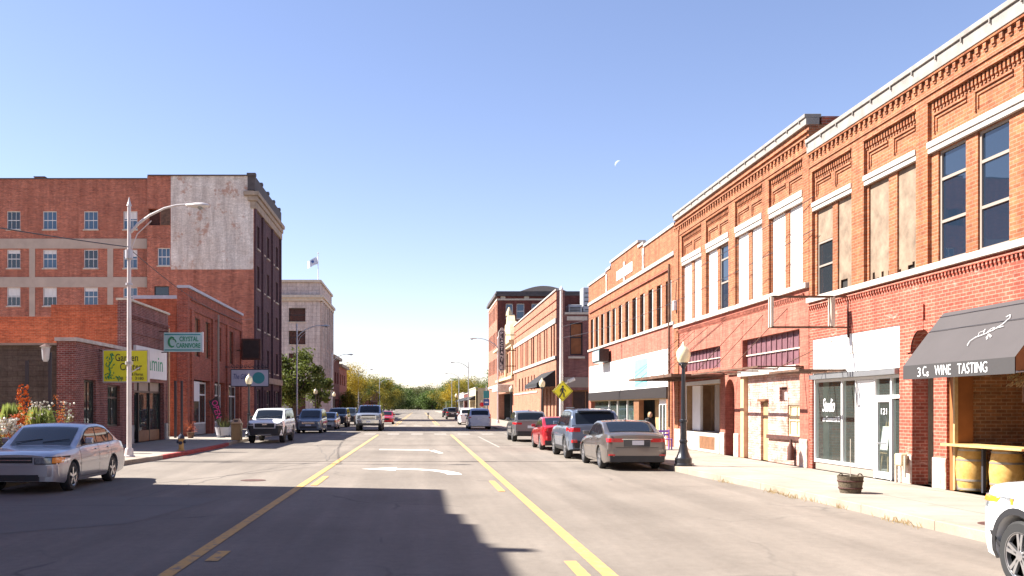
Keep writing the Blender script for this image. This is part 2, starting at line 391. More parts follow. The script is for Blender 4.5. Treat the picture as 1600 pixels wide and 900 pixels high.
def wall(mb, P, u0, u1, v0, v1, d=0, holes=(), depth=.2, ends=0):
    us = sorted({u0, u1, *[h[0] for h in holes], *[h[1] for h in holes]}); vs_ = sorted({v0, v1, *[h[2] for h in holes], *[h[3] for h in holes]})
    us = [u for u in us if u0 <= u <= u1]; vs_ = [v for v in vs_ if v0 <= v <= v1]
    for a, b in zip(us, us[1:]):
        for c, e in zip(vs_, vs_[1:]):
            mu, mv = (a + b) / 2, (c + e) / 2
            if any(h[0] < mu < h[1] and h[2] < mv < h[3] for h in holes): continue
            mb.pq(P, a, b, c, e, d)
    for h in holes:
        a, b, c, e = h[:4]; q = d - (h[4] if len(h) > 4 else depth)
        mb.quad(P(a, c, d), P(a, e, d), P(a, e, q), P(a, c, q)); mb.quad(P(b, c, d), P(b, e, d), P(b, e, q), P(b, c, q))
        mb.quad(P(a, c, d), P(b, c, d), P(b, c, q), P(a, c, q)); mb.quad(P(a, e, d), P(b, e, d), P(b, e, q), P(a, e, q))
    if ends:
        mb.quad(P(u0, v0, d), P(u0, v1, d), P(u0, v1, d - ends), P(u0, v0, d - ends)); mb.quad(P(u1, v0, d), P(u1, v1, d), P(u1, v1, d - ends), P(u1, v0, d - ends))
        mb.quad(P(u0, v1, d), P(u1, v1, d), P(u1, v1, d - ends), P(u0, v1, d - ends))
def archfill(mb, P, u0, u1, vs_, vt, d, depth, n=12):
    c = (u0 + u1) / 2; r = (u1 - u0) / 2
    pts = [(c - r * math.cos(math.pi * i / n), vs_ + (vt - vs_) * math.sin(math.pi * i / n)) for i in range(n + 1)]
    for (a, b), (e, f) in zip(pts, pts[1:]):
        mb.quad(P(a, b, d), P(e, f, d), P(e, vt, d), P(a, vt, d)); mb.quad(P(a, b, d), P(e, f, d), P(e, f, d - depth), P(a, b, d - depth))
def window(root, P, u0, u1, v0, v1, d, fm='frame_taupe', gm='glass_dark', fw=.06, bars=(), vbars=(), name='window', sill=None, label=None):
    mb = MB(); t = .05
    mb.pb(P, u0, u0 + fw, v0, v1, d - t, d); mb.pb(P, u1 - fw, u1, v0, v1, d - t, d)
    mb.pb(P, u0 + fw, u1 - fw, v0, v0 + fw, d - t, d); mb.pb(P, u0 + fw, u1 - fw, v1 - fw, v1, d - t, d)
    for b in bars: mb.pb(P, u0 + fw, u1 - fw, v0 + (v1 - v0) * b - fw * .5, v0 + (v1 - v0) * b + fw * .5, d - t, d - .004)
    for b in vbars: mb.pb(P, u0 + (u1 - u0) * b - fw * .25, u0 + (u1 - u0) * b + fw * .25, v0 + fw, v1 - fw, d - t, d - .008)
    w = mb.build(name, fm, root)
    if label: w['label'] = label
    MB().pq(P, u0 + fw * .5, u1 - fw * .5, v0 + fw * .5, v1 - fw * .5, d - t * .7).build('pane', gm, w)
    if sill:
        MB().pb(P, u0 - .06, u1 + .06, v0 - .1, v0 - .003, d - .02, sill[1]).build('sill', sill[0], w)
    return w
def shell(root, x0, x1, y0, y1, h, zr, mats, sides='LRBF', roof='roof_tar', z0=.15, t=.3, coping=None):
    """plain outer walls (F faces camera, B back, L/R), each its own part, and a flat roof below the parapet"""
    for k in sides:
        mb = MB(); m = mats.get(k, mats['*']); hh = h[k] if isinstance(h, dict) else h
        if k == 'F': mb.box(x0, x1, y0, y0 + t, z0, hh)
        if k == 'B': mb.box(x0, x1, y1 - t, y1, z0, hh)
        if k == 'L': mb.box(x0, x0 + t, y0 + t + .002, y1 - t - .002, z0, hh)
        if k == 'R': mb.box(x1 - t, x1, y0 + t + .002, y1 - t - .002, z0, hh)
        mb.build('side_wall', m, root)
    MB().box(x0 + t, x1 - t, y0 + t, y1 - t, zr - .2, zr).build('roof', roof, root)
def room(root, P, u0, u1, v0, v1, dep, mat, d=-.3, floor='concrete_grey', name='interior'):
    mb = MB()
    mb.pq(P, u0, u1, v0, v1, d - dep)
    mb.quad(P(u0, v0, d), P(u0, v1, d), P(u0, v1, d - dep), P(u0, v0, d - dep)); mb.quad(P(u1, v0, d), P(u1, v1, d), P(u1, v1, d - dep), P(u1, v0, d - dep))
    mb.quad(P(u0, v1, d), P(u1, v1, d), P(u1, v1, d - dep), P(u0, v1, d - dep))
    mb.cur = 1; mb.quad(P(u0, v0, d), P(u1, v0, d), P(u1, v0, d - dep), P(u0, v0, d - dep))
    return mb.build(name, [mat, floor], root)
FONTC = {}
def text(name, s, mat, parent, o, ux, uy, w, h, ext=.006, shear=0, bold=.0, vertical=False):
    """flat lettering fitted into the rectangle with lower-left corner o and axes ux (width w), uy (height h)"""
    cu = bpy.data.curves.new('t', 'FONT'); cu.body = s; cu.size = 1; cu.extrude = .02; cu.offset = bold; cu.shear = shear; cu.resolution_u = 3
    cu.space_line = .85 if vertical else 1; cu.align_x = 'CENTER' if vertical else 'LEFT'
    to = bpy.data.objects.new('t', cu); COL.objects.link(to)
    dg = bpy.context.evaluated_depsgraph_get(); me = bpy.data.meshes.new_from_object(to.evaluated_get(dg))
    bpy.data.objects.remove(to); bpy.data.curves.remove(cu)
    vs_ = np.array([v.co[:] for v in me.vertices]); lo = vs_.min(0); hi = vs_.max(0); sp = hi - lo; sp[2] = .04
    ux = Vector(ux).normalized(); uy = Vector(uy).normalized(); un = ux.cross(uy); o = Vector(o)
    mb = MB(); mb.v = [tuple(o + ux * ((p[0] - lo[0]) / sp[0] * w) + uy * ((p[1] - lo[1]) / sp[1] * h) + un * (p[2] / .02 * ext)) for p in vs_]
    mb.f = [tuple(f.vertices) for f in me.polygons]; mb.mi = [0] * len(mb.f)
    bpy.data.meshes.remove(me)
    return mb.build(name, mat, parent)
# ================================================================ GROUND
g = MB().box(-3000, 3000, -200, 5000, -1.2, -.03).build('ground', 'earth'); struct(g)
rd = MB(); rd.quad((-60, -20, 0), (60, -20, 0), (60, 900, 0), (-60, 900, 0)); struct(rd.build('road', 'asphalt'))
def block(name, side, pts, xb, red=None):
    """raised pavement: kerb line pts (x, y), reaching back to xb; kerb stone 15 cm wide"""
    k = MB(); w = MB(); s = side; kw = .16
    for (x0, y0), (x1, y1) in zip(pts, pts[1:]):
        k.cur = 1 if red and red[0] <= (y0 + y1) / 2 <= red[1] else 0
        k.quad((x0, y0, 0), (x1, y1, 0), (x1, y1, .14), (x0, y0, .14))
        k.quad((x0, y0, .14), (x1, y1, .14), (x1 + s * .02, y1, .15), (x0 + s * .02, y0, .15))
        k.quad((x0 + s * .02, y0, .15), (x1 + s * .02, y1, .15), (x1 + s * kw, y1, .15), (x0 + s * kw, y0, .15))
        w.quad((x0 + s * kw, y0, .15), (x1 + s * kw, y1, .15), (xb, y1, .15), (xb, y0, .15))
    k.cur = 0
    for (x, y) in (pts[0], pts[-1]):
        w.quad((x + s * kw, y, 0), (xb, y, 0), (xb, y, .15), (x + s * kw, y, .15)); k.quad((x, y, 0), (x + s * kw, y, 0), (x + s * kw, y, .15), (x, y, .14))
    struct(w.build(name, 'pavement')); struct(k.build('kerb', ['kerb_stone', 'red_kerb']))
block('pavement', 1, [(7.72, -6), (7.72, 18), (7.66, 22), (7.40, 25.5), (7.32, 28), (7.32, 57), (7.6, 59), (8.4, 60.6), (9.6, 61.6), (11, 62)], 34)
block('pavement', 1, [(11, 74), (8.2, 74.6), (6.9, 76), (6.4, 78), (6.4, 153)], 34)
block('pavement', 1, [(6.6, 166), (6.6, 420)], 60)
block('pavement', -1, [(-9.6, -6), (-9.5, 28), (-9.35, 31), (-9.1, 34), (-9.0, 37), (-9.0, 44), (-9.15, 46), (-9.35, 48), (-9.35, 108)], -40, red=(33.5, 46.5))
block('pavement', -1, [(-9.35, 124), (-9.35, 420)], -60)
# darker asphalt repairs beside the left kerb and joints across the road; two short bars are painted cable shadows
struct(MB().quad((-9.3, 11.5, .004), (-4.6, 15.2, .004), (-4.0, 19.5, .004), (-9.4, 20.3, .004)).build('road_patch', 'patch_dark'))
jm = MB()
for y, a, b, w in ((32.6, -9, 7, .02), (32.8, -7.4, -6.1, .10), (32.3, 1.35, 2.6, .10), (46.5, -9, 7, .02)): jm.box(a, b, y, y + w, .001, .007)
for (a, b) in (((-3.2, 33), (-5.2, 26)), ((-5.2, 26), (-5.8, 19)), ((-3.2, 33), (-5.0, 47)), ((-.9, 34.5), (-3.2, 33)), ((-3.2, 33), (-4.0, 50))):
    a = Vector((a[0], a[1], .004)); b = Vector((b[0], b[1], .004)); d = (b - a); nn = Vector((-d.y, d.x, 0)).normalized() * .012
    st = 14; rows = []
    for i in range(st + 1):
        q = a + d * (i / st) + nn * random.uniform(-8, 8) * (0 < i < st)
        rows.append([q - nn, q + nn])
    jm.grid(rows)
struct(jm.build('joint_cable_shadow', 'tar_shadow_line'))
# ---- painted markings
mk = MB()
mk.quad((-2.87, 8, .008), (-2.70, 8, .008), (-2.70, 36, .008), (-2.87, 36, .008)); mk.quad((2.00, 8, .008), (2.17, 8, .008), (2.17, 36, .008), (2.00, 36, .008))
for (y0, y1) in ((11.5, 12.3), (22.6, 25.6)): mk.quad((-2.58, y0, .008), (-2.42, y0, .008), (-2.42, y1, .008), (-2.58, y1, .008))
for (y0, y1) in ((8.6, 11.5), (21, 24)): mk.quad((1.72, y0, .008), (1.87, y0, .008), (1.87, y1, .008), (1.72, y1, .008))
struct(mk.build('road_marking', 'line_yellow'))
mk = MB()
for x in (-2.87, 2.0): mk.quad((x, 36.004, .008), (x + .17, 36.004, .008), (x + .17, 64, .008), (x, 64, .008))
for x in (-2.4, -2.7, 1.6, 1.9): mk.quad((x, 96, .008), (x + .13, 96, .008), (x + .13, 320, .008), (x, 320, .008))
struct(mk.build('road_marking', 'line_yellow_faint'))
mk = MB()
def arrow(y, fl=1):
    rows = []
    for i in range(15):                                   # curved shaft of a left-turn arrow
        t = i / 14; a = t * math.pi / 2
        cx = .95 - 1.75 * (1 - math.cos(a)) * 1.0; cy = y + fl * 2.4 * math.sin(a)
        tx = -1.75 * math.sin(a); ty = fl * 2.4 * math.cos(a); L = math.hypot(tx, ty) or 1
        rows.append([(cx - ty / L * .20, cy + tx / L * .20, .008), (cx + ty / L * .20, cy - tx / L * .20, .008)])
    mk.grid(rows)
    e = y + fl * 2.4
    mk.quad((-.7, e - .75, .0085), (-.7, e + .75, .0085), (-1.75, e, .008))
arrow(26.2); 
mk.quad((-1.75, 41.3, .008), (.4, 40.8, .008), (.4, 41.5, .008), (-1.75, 42.0, .008)); mk.quad((.4, 40.6, .0085), (.75, 38.3, .0085), (.95, 38.3, .0085), (.62, 41.2, .0085))
struct(mk.build('road_marking', 'line_white'))
mk = MB()
for i in range(9): x = -5.4 + i * 1.6; mk.quad((x, 64.4, .008), (x + .8, 64.4, .008), (x + .8, 66.4, .008), (x, 66.4, .008))
for i in range(9): x = -5.4 + i * 1.6; mk.quad((x, 92, .008), (x + .8, 92, .008), (x + .8, 94.5, .008), (x, 94.5, .008))
mk.quad((3.6, 44, .008), (3.7, 44, .008), (3.7, 60, .008), (3.6, 60, .008))
struct(mk.build('road_marking', 'line_white_faint'))
mh = MB(); mh.lathe([(.33, 0), (.33, .004)], (8.45, 13.9, .151), 24); tag(mh.build('manhole_cover', 'rust_dark', loc=(8.45, 13.9, .15)), 'round rusty cover plate set in the right pavement near the kerb', 'manhole cover')
mh = MB(); mh.lathe([(.32, 0), (.32, .006)], (-4.2, 24.2, .001), 20); tag(mh.build('manhole_cover', 'rust_dark', loc=(-4.2, 24.2, 0)), 'small dark round cover in the asphalt beyond the big shadow', 'manhole cover')
# dry weeds in the right gutter
wd = MB()
for (x, y, r, n) in ((7.62, 20.6, .35, 60), (7.6, 19.6, .3, 45), (7.72, 18.6, .25, 30), (7.66, 15.3, .35, 90), (7.5, 23.5, .3, 40), (7.72, 17.6, .2, 25)):
    for i in range(n):
        px, py = x + random.gauss(0, .07), y + random.gauss(0, r); h = random.uniform(.03, .10); a = random.uniform(0, 6.28); l = random.uniform(.02, .09)
        wd.quad((px, py, .0), (px + .012, py, .0), (px + l * math.cos(a) + .006, py + l * math.sin(a), h), (px + l * math.cos(a), py + l * math.sin(a), h))
o = wd.build('gutter_weeds', 'dry_straw'); o['kind'] = 'stuff'; o['label'] = 'dry yellow weeds growing along the right kerb'

# ================================================================ RIGHT SIDE
XR = 10.8; RP = PR(XR)
# ---------------- near building
b1 = thing('brick_building', 'orange brick building nearest on the right, with grey awning and tall blue glass windows', 'building', (XR, 17, .15))
y0, y1 = 8.0, 26.62
up = MB()
bays = [(10.9, 15.4), (15.92, 20.42), (20.9, 23.36), (24.02, 26.44)]
wall(up, RP, y0, y1, 4.86, 8.84, 0, [(a, b, 4.87, 8.30, .08) for a, b in bays], ends=.5)
wins = [[(11.3, 12.3), (12.7, 13.6), (14.0, 14.9)], [(16.25, 17.28), (17.72, 18.72), (19.13, 20.14)], [(20.98, 21.88), (22.27, 23.26)], [(24.10, 25.0), (25.3, 26.30)]]
for (a, b), ws in zip(bays, wins):
    wall(up, RP, a, b, 4.87, 8.30, -.08, [(c, e, 4.88, 7.22, .10) for c, e in ws])
    n = len(ws); L = (b - a) / n                           # inverted-L brick panels
    for i in range(n):
        s0 = b - i * L - .12; e0 = b - (i + 1) * L + .16
        up.pb(RP, e0, s0, 8.0, 8.045, -.08, -.045); up.pb(RP, s0 - .05, s0, 7.62, 7.998, -.08, -.045)
        up.pb(RP, e0, s0 - .09, 7.92, 7.955, -.08, -.055); up.pb(RP, s0 - .13, s0 - .09, 7.66, 7.918, -.08, -.055)
up.build('upper_wall', 'brick_orange', b1)
cb = MB()                                                  # corbel table and small dentils
y = y0 + .1
while y < y1 - .15:
    cb.pb(RP, y, y + .10, 8.68, 8.80, .002, .05); cb.pb(RP, y, y + .10, 8.63, 8.68, .002, .025); y += .26
cb.pb(RP, y0, y1, 8.802, 8.838, .0, .07); cb.pb(RP, y0, y1, 8.46, 8.50, 0, .03)
for a, b in bays:
    y = a + .03
    while y < b - .08: cb.pb(RP, y, y + .065, 8.14, 8.298, -.078, -.03); cb.pb(RP, y, y + .065, 8.09, 8.138, -.078, -.055); y += .13
    cb.pb(RP, a, b, 8.302, 8.34, 0, .03)
cb.build('corbel_band', 'brick_orange', b1)
cn = MB(); cn.pb(RP, y0, y1, 8.86, 9.14, -.3, .08); cn.pb(RP, y0, y1, 9.142, 9.25, -.35, .12)
y = y0 + .5
while y < y1: cn.pb(RP, y, y + .035, 9.05, 9.2, .081, .125); y += .95
cn.build('cornice', 'coping', b1, bevel=.01)
for a, b in bays:
    lt = MB(); lt.pb(RP, a + .0, b - .0, 7.225, 7.335, -.078, .0); lt.pb(RP, a, b, 7.338, 7.46, -.078, .03); lt.build('lintel', 'white_trim', b1, bevel=.008)
bl = MB(); bl.pb(RP, y0, y1, 4.72, 4.858, -.3, .10); bl.build('belt_course', 'white_trim', b1, bevel=.008)
db = MB(); y = y0 + .05
while y < y1 - .06: db.pb(RP, y, y + .06, 4.54, 4.62, 0, .05); y += .13
db.pb(RP, y0, y1, 4.622, 4.66, 0, .06); db.build('dentil_band', 'brick_red_paint', b1)
for ws in wins[:2]:
    for c, e in ws: window(b1, RP, c, e, 4.88, 7.22, -.12, 'frame_taupe', 'glass_sky', .06, bars=(.36, .74))
boards = []
for bi, ws in ((2, wins[2]), (3, wins[3])):
    for i, (c, e) in enumerate(ws):
        if bi == 3 and i == 1:
            MB().pb(RP, c, e, 6.35, 7.22, -.15, -.12).build('plywood_panel', 'plywood', b1)
            window(b1, RP, c, e, 4.88, 6.34, -.12, 'frame_taupe', 'glass_dark', .05, bars=(.55,), label='half window below a plywood board')
        else:
            mb = MB(); zb = 4.88
            n = 9; w = (e - c) / n
            for k in range(n):                              # ragged lower edge
                lo = 4.88 + (random.uniform(.05, .22) if (bi == 2 and random.random() < .55) else (.26 if bi == 3 and 3 < k < 8 else 0))
                mb.pb(RP, c + k * w, c + (k + 1) * w, lo, 7.22, -.15, -.12)
            mb.build('plywood_panel', 'plywood', b1)
            MB().pq(RP, c, e, 4.88, 7.22, -.172).build('dark_opening', 'dark_interior', b1)
gd = MB()
hol = [(21.62, 26.42, .15, 3.70, .30), (20.18, 21.06, .15, 3.52, .35), (16.9, 19.68, .15, 3.02, .45), (9.5, 15.9, .15, 3.2, .4)]
wall(gd, RP, y0, y1, .15, 4.72, 0, hol, ends=.5)
archfill(gd, RP, 20.18, 21.06, 3.05, 3.52, 0, .35)
gd.build('lower_wall', 'brick_red_paint', b1)
ar = MB()                                                   # brick arch ring and keystone
rows = []
for i in range(17):
    a = math.pi * i / 16; rows.append([RP(20.62 - (.44 + k) * math.cos(a), 3.05 + (.47 + k) * math.sin(a), .035) for k in (.01, .20)])
ar.grid(rows); ar.pb(RP, 20.52, 20.72, 3.5, 4.05, 0, .05); ar.build('arch', 'brick_red_paint', b1)
for (a, b) in ((21.08, 21.60), (19.70, 20.16), (15.95, 16.85)):
    st = MB(); st.pb(RP, a - .03, b + .03, .15, .80, .002, .035); st.build('pier_base', 'stone_worn', b1, bevel=.02)
# storefront
sf = MB(); sf.pb(RP, 21.62, 26.42, 2.74, 3.70, -.28, -.02); sf.build('sign_board', 'panel_white', b1)
tr = MB()
for y in (22.8, 24.0, 25.2): tr.pb(RP, y, y + .02, 2.76, 3.68, -.02, -.012)
tr.pb(RP, 21.64, 26.4, 3.2, 3.215, -.02, -.012); tr.build('panel_joint', 'stone_trim', b1)
hd = MB(); hd.pb(RP, 21.64, 26.40, 2.60, 2.72, -.25, .10); hd.build('roller_housing', 'frame_grey', b1)
SP = PR(XR - .13)
fr = MB()
for (a, b) in ((26.36, 26.42), (24.66, 24.74), (23.90, 23.94), (22.88, 22.96), (22.09, 22.15), (21.62, 21.66)): fr.pb(SP, a, b, .35 if a > 22.9 else .16, 2.595, -.28, -.18)
fr.pb(SP, 21.66, 22.88, 2.05, 2.13, -.27, -.19); fr.pb(SP, 22.96, 26.36, .36, .44, -.27, -.17); fr.pb(SP, 21.66, 26.36, 2.52, 2.595, -.27, -.19)
fr.build('shopfront_frame', 'frame_white', b1)
MB().pb(SP, 22.96, 26.36, .16, .355, -.27, -.20).build('kick_plate', 'frame_taupe', b1)
MB().pq(SP, 22.96, 26.36, .44, 2.52, -.235).build('shop_window', 'glass_shop', b1)
MB().pq(SP, 21.66, 22.09, .3, 2.05, -.235).build('side_window', 'glass_shop', b1); MB().pq(SP, 21.66, 22.88, 2.13, 2.52, -.235).build('transom_window', 'glass_shop', b1)
MB().pb(SP, 22.97, 23.88, .45, 2.51, -.232, -.20).build('white_panel', 'panel_white', b1)
dr = MB(); dr.pb(SP, 22.15, 22.22, .17, 2.05, -.26, -.2); dr.pb(SP, 22.81, 22.88, .17, 2.05, -.26, -.2); dr.pb(SP, 22.22, 22.81, .17, .33, -.26, -.2); dr.pb(SP, 22.22, 22.81, 1.97, 2.05, -.26, -.2)
door = dr.build('door', 'frame_white', b1); MB().pq(SP, 22.22, 22.81, .33, 1.97, -.232).build('pane', 'glass_shop', door); MB().tube([SP(22.28, 1.0, -.15), SP(22.75, 1.0, -.15)], .015).build('handle', 'frame_grey', door)
text('house_number', '121', 'letter_white', door, SP(22.66, 1.68, -.222), (0, -1, 0), (0, 0, 1), .28, .14)
text('window_lettering', 'Studio', 'letter_white', b1, SP(25.95, 1.72, -.224), (0, -1, 0), (0, 0, 1), .75, .36, shear=.35)
text('window_lettering', 'on Commercial St', 'letter_white', b1, SP(25.95, 1.46, -.224), (0, -1, 0), (0, 0, 1), 1.05, .15, shear=.2)
room(b1, RP, 21.5, 26.5, .17, 2.7, 3.6, 'stone_trim')
# wine bar opening
room(b1, RP, 15.96, 19.75, .17, 3.0, 1.9, 'brick_bar', d=-.46, name='bar_recess')
ob = MB(); ob.pb(RP, 19.50, 19.66, .15, 3.0, -.44, -.05); ob.pb(RP, 16.9, 19.50, 2.86, 3.0, -.4, -.05); ob.build('orange_jamb', 'wood_orange', b1)
MB().pb(RP, 19.44, 19.50, .17, 3.0, -.1, -.03).build('jamb_trim', 'wood_tan', b1)
sb = MB(); sb.pb(RP, 20.2, 21.04, .17, 3.5, -.9, -.8); sb.build('stair_back', 'concrete_grey', b1)
MB().tube([RP(20.25, 1.0, -.5), RP(21.0, 1.9, -.7)], .025).build('handrail', 'black_metal', b1)
MB().pb(RP, 9.5, 15.9, .17, 3.2, -.5, -.42).build('shop_window', 'glass_dark', b1)
shell(b1, XR + .5, 30, y0, y1, 8.9, 8.3, {'*': 'brick_orange'}, sides='FBR')
# awning
aw = thing('awning', 'dark grey canvas awning lettered 3 Cs WINE TASTING over the wine bar', 'awning', (XR, 18, 2.4))
ya, yb = 16.0, 19.7; xf = 9.92; zt = 3.78; zf = 2.69
c = MB(); n = 12
prof = [(XR - .02, zt), (XR - .06, zt - .01)] + [(XR - .06 - (XR - .06 - xf) * t, (zt - .01) + (zf - zt + .01) * t) for t in np.linspace(0, 1, 10)[1:]]
rows = []
for j in range(13):
    y = ya + (yb - ya) * j / 12; sag = -.018 * math.sin(math.pi * ((j % 4) / 4)); rows.append([(x, y, z + sag * math.sin(math.pi * i / (len(prof) - 1))) for i, (x, z) in enumerate(prof)])
c.grid(rows); c.build('canvas', 'awning_cloth', aw, smooth=True)
MB().box(xf - .004, xf + .012, ya, yb, 2.41, zf).build('valance', 'awning_band', aw)
for y, nm in ((ya, 'end_panel'), (yb, 'end_panel')):
    MB().quad((XR - .02, y, 2.6), (XR - .02, y, zt - .005), (xf, y, zf - .005), (xf, y, 2.45)).build(nm, 'awning_cloth' if y == yb else 'wood_orange', aw)  # near end orange: sun glowing through the canvas put into its colour
fm = MB(); fm.tube([(xf + .03, ya, 2.44), (xf + .03, yb, 2.44)], .02)
for y in np.linspace(ya + .05, yb - .05, 5): fm.tube([(xf + .03, y, 2.44), (XR, y, 2.5)], .015); fm.tube([(xf + .03, y, 2.64), (XR - .03, y, 3.72)], .015)
fm.build('frame', 'galv', aw)
sm = MB()
for t in (.08, .36): x = XR - .06 - (XR - .06 - xf) * t; z = zt - .01 + (zf - zt + .01) * t; sm.tube([(x - .01, ya, z + .008), (x - .01, yb, z + .008)], .006, 6)
sm.build('seam', 'letter_dark', aw)
for (s, ytx, w, h, z) in (('3', 19.12, .12, .18, 2.45), ("C", 18.92, .13, .19, 2.46), ('s', 18.77, .07, .09, 2.45), ('WINE', 18.48, .56, .19, 2.46), ('TASTING', 17.70, .93, .19, 2.46)):
    text('lettering', s, 'letter_white', aw, (xf - .008, ytx, z), (0, -1, 0), (0, 0, 1), w, h, ext=.003, bold=-.008)
def awp(y, t): return (XR - .06 - (XR - .06 - xf) * t - .014, y, zt - .01 + (zf - zt + .01) * t + .014)
vn = MB()                                                    # white line drawing of a vine with grapes
vn.tube([awp(17.75, .74), awp(17.78, .66), awp(17.68, .60), awp(17.45, .56), awp(17.25, .50), awp(17.10, .42), awp(17.02, .32), awp(17.08, .27), awp(17.16, .30)], .007, 5)
vn.tube([awp(17.42, .56), awp(17.36, .48), awp(17.28, .46), awp(17.26, .52)], .005, 5); vn.tube([awp(17.62, .58), awp(17.68, .52), awp(17.56, .5), awp(17.5, .55), awp(17.56, .47)], .005, 5); vn.tube([awp(17.2, .48), awp(17.1, .47), awp(17.02, .46)], .007, 5)
for (y, t) in ((17.30, .58), (17.24, .60), (17.30, .62), (17.25, .65), (17.18, .62)): vn.tube([awp(y + .02, t), awp(y, t + .015), awp(y - .02, t), awp(y, t - .015), awp(y + .02, t)], .004, 4)
vn.build('vine_drawing', 'letter_white', aw)

# ---------------- middle building
b2 = thing('brick_building', 'taller orange brick building with white boarded upper windows and salmon painted ground floor', 'building', (XR, 33, .15))
y0, y1 = 26.66, 40.6
up = MB(); bays = [(27.1, 29.72), (30.3, 32.9), (33.6, 36.25), (36.85, 39.6)]
wall(up, RP, y0, y1, 5.32, 9.70, 0, [(a, b, 5.33, 8.86, .08) for a, b in bays], ends=.5)
wins = []
for a, b in bays:
    m = (a + b) / 2; ws = [(a + .08, m - .14), (m + .18, b - .06)]; wins.append(ws)
    wall(up, RP, a, b, 5.33, 8.86, -.08, [(c, e, 5.34, 7.66, .10) for c, e in ws])
    for i in range(2):
        s0 = b - .16 - i * (b - a) / 2; e0 = s0 - (b - a) / 2 + .3
        up.pb(RP, e0, s0, 8.46, 8.505, -.08, -.045); up.pb(RP, s0 - .05, s0, 8.10, 8.458, -.08, -.045)
        up.pb(RP, e0, s0 - .1, 8.38, 8.415, -.08, -.055); up.pb(RP, s0 - .14, s0 - .1, 8.14, 8.378, -.08, -.055)
up.build('upper_wall', 'brick_orange', b2)
cb = MB(); y = y0 + .1
while y < y1 - .15: cb.pb(RP, y, y + .11, 9.22, 9.34, .002, .05); cb.pb(RP, y, y + .11, 9.17, 9.22, .002, .025); y += .29
cb.pb(RP, y0, y1, 9.342, 9.38, 0, .07); cb.pb(RP, y0, y1, 9.5, 9.54, 0, .06); cb.pb(RP, y0, y1, 8.98, 9.02, 0, .03)
for a, b in bays:
    y = a + .03
    while y < b - .08: cb.pb(RP, y, y + .07, 8.7, 8.858, -.078, -.03); cb.pb(RP, y, y + .07, 8.64, 8.698, -.078, -.055); y += .14
    cb.pb(RP, a, b, 8.862, 8.9, 0, .03)
cb.build('corbel_band', 'brick_orange', b2)
cn = MB(); cn.pb(RP, y0, y1, 9.70, 9.90, -.3, .08); cn.pb(RP, y0, y1, 9.902, 10.0, -.35, .12)
y = y0 + .4
while y < y1: cn.pb(RP, y, y + .035, 9.82, 9.97, .081, .125); y += .9
cn.build('cornice', 'coping', b2, bevel=.01)
MB().box(XR + .36, XR + 1.3, y0 + .001, y0 + .35, 9.71, 9.93).build('parapet_end', 'brick_left', b2)
for a, b in bays:
    lt = MB(); lt.pb(RP, a, b, 7.665, 7.80, -.078, .0); lt.pb(RP, a, b, 7.803, 7.99, -.078, .03); lt.build('lintel', 'white_trim', b2, bevel=.008)
bl = MB(); bl.pb(RP, y0, y1, 5.17, 5.318, -.3, .10); bl.build('belt_course', 'white_trim', b2, bevel=.008)
for bi, ws in enumerate(wins):
    for i, (c, e) in enumerate(ws):
        if bi == 2 and i == 0: window(b2, RP, c, e, 5.34, 7.66, -.11, 'frame_taupe', 'glass_sky', .06, bars=(.42, .78), label='the one glazed upper window between white panels')
        else: 
            mb = MB(); mb.pb(RP, c, e, 5.34, 7.66, -.17, -.12); mb.pb(RP, c, e, 6.85, 6.865, -.12, -.112); mb.pb(RP, (c + e) / 2 - .006, (c + e) / 2 + .006, 5.34, 7.66, -.12, -.115); mb.build('white_panel', 'panel_white', b2)
db = MB(); y = y0 + .3
while y < y1 - .36: db.pb(RP, y, y + .06, 4.92, 5.02, 0, .05); y += .13
db.pb(RP, y0 + .3, y1 - .3, 5.022, 5.05, 0, .06); db.pb(RP, y1 - .36, y1 - .3, 4.55, 4.92, 0, .05); db.build('dentil_band', 'brick_salmon', b2)
gd = MB()
hol = [(34.5, 39.4, 3.28, 4.06, .22), (34.5, 39.4, .15, 2.85, .14), (27.3, 32.15, 3.08, 4.08, .22), (27.3, 32.3, .15, 2.95, .3), (32.95, 33.95, .15, 2.82, .3)]
wall(gd, RP, y0, y1, .15, 5.17, 0, hol, ends=.5); archfill(gd, RP, 32.95, 33.95, 2.35, 2.82, 0, .3)
gd.build('lower_wall', 'brick_salmon', b2)
for (a, b, c, e) in ((34.5, 39.4, 3.28, 4.06), (27.3, 32.15, 3.08, 4.08)):
    tp = MB(); tp.pb(RP, a, b, c, e, -.2, -.17)
    k = int((b - a) / .42)
    for i in range(1, k): y = a + (b - a) * i / k; tp.pb(RP, y - .02, y + .02, c, e, -.17, -.14)
    p = tp.build('transom_panel', 'purple_metal', b2); MB().pb(RP, a, b, c + (e - c) * .46, c + (e - c) * .5, -.14, -.12).build('rail', 'stone_trim', p)
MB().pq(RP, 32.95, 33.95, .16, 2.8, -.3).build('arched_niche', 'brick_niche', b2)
for a, b in ((32.45, 32.93), (33.97, 34.45), (26.70, 27.25), (39.5, 40.55)): MB().pb(RP, a, b, .15, .95, 0, .05).build('pier_base', 'stone_worn', b2, bevel=.03)
MB().pb(RP, 39.95, 40.58, .95, 9.4, .002, .05).build('end_pilaster', 'brick_orange', b2)
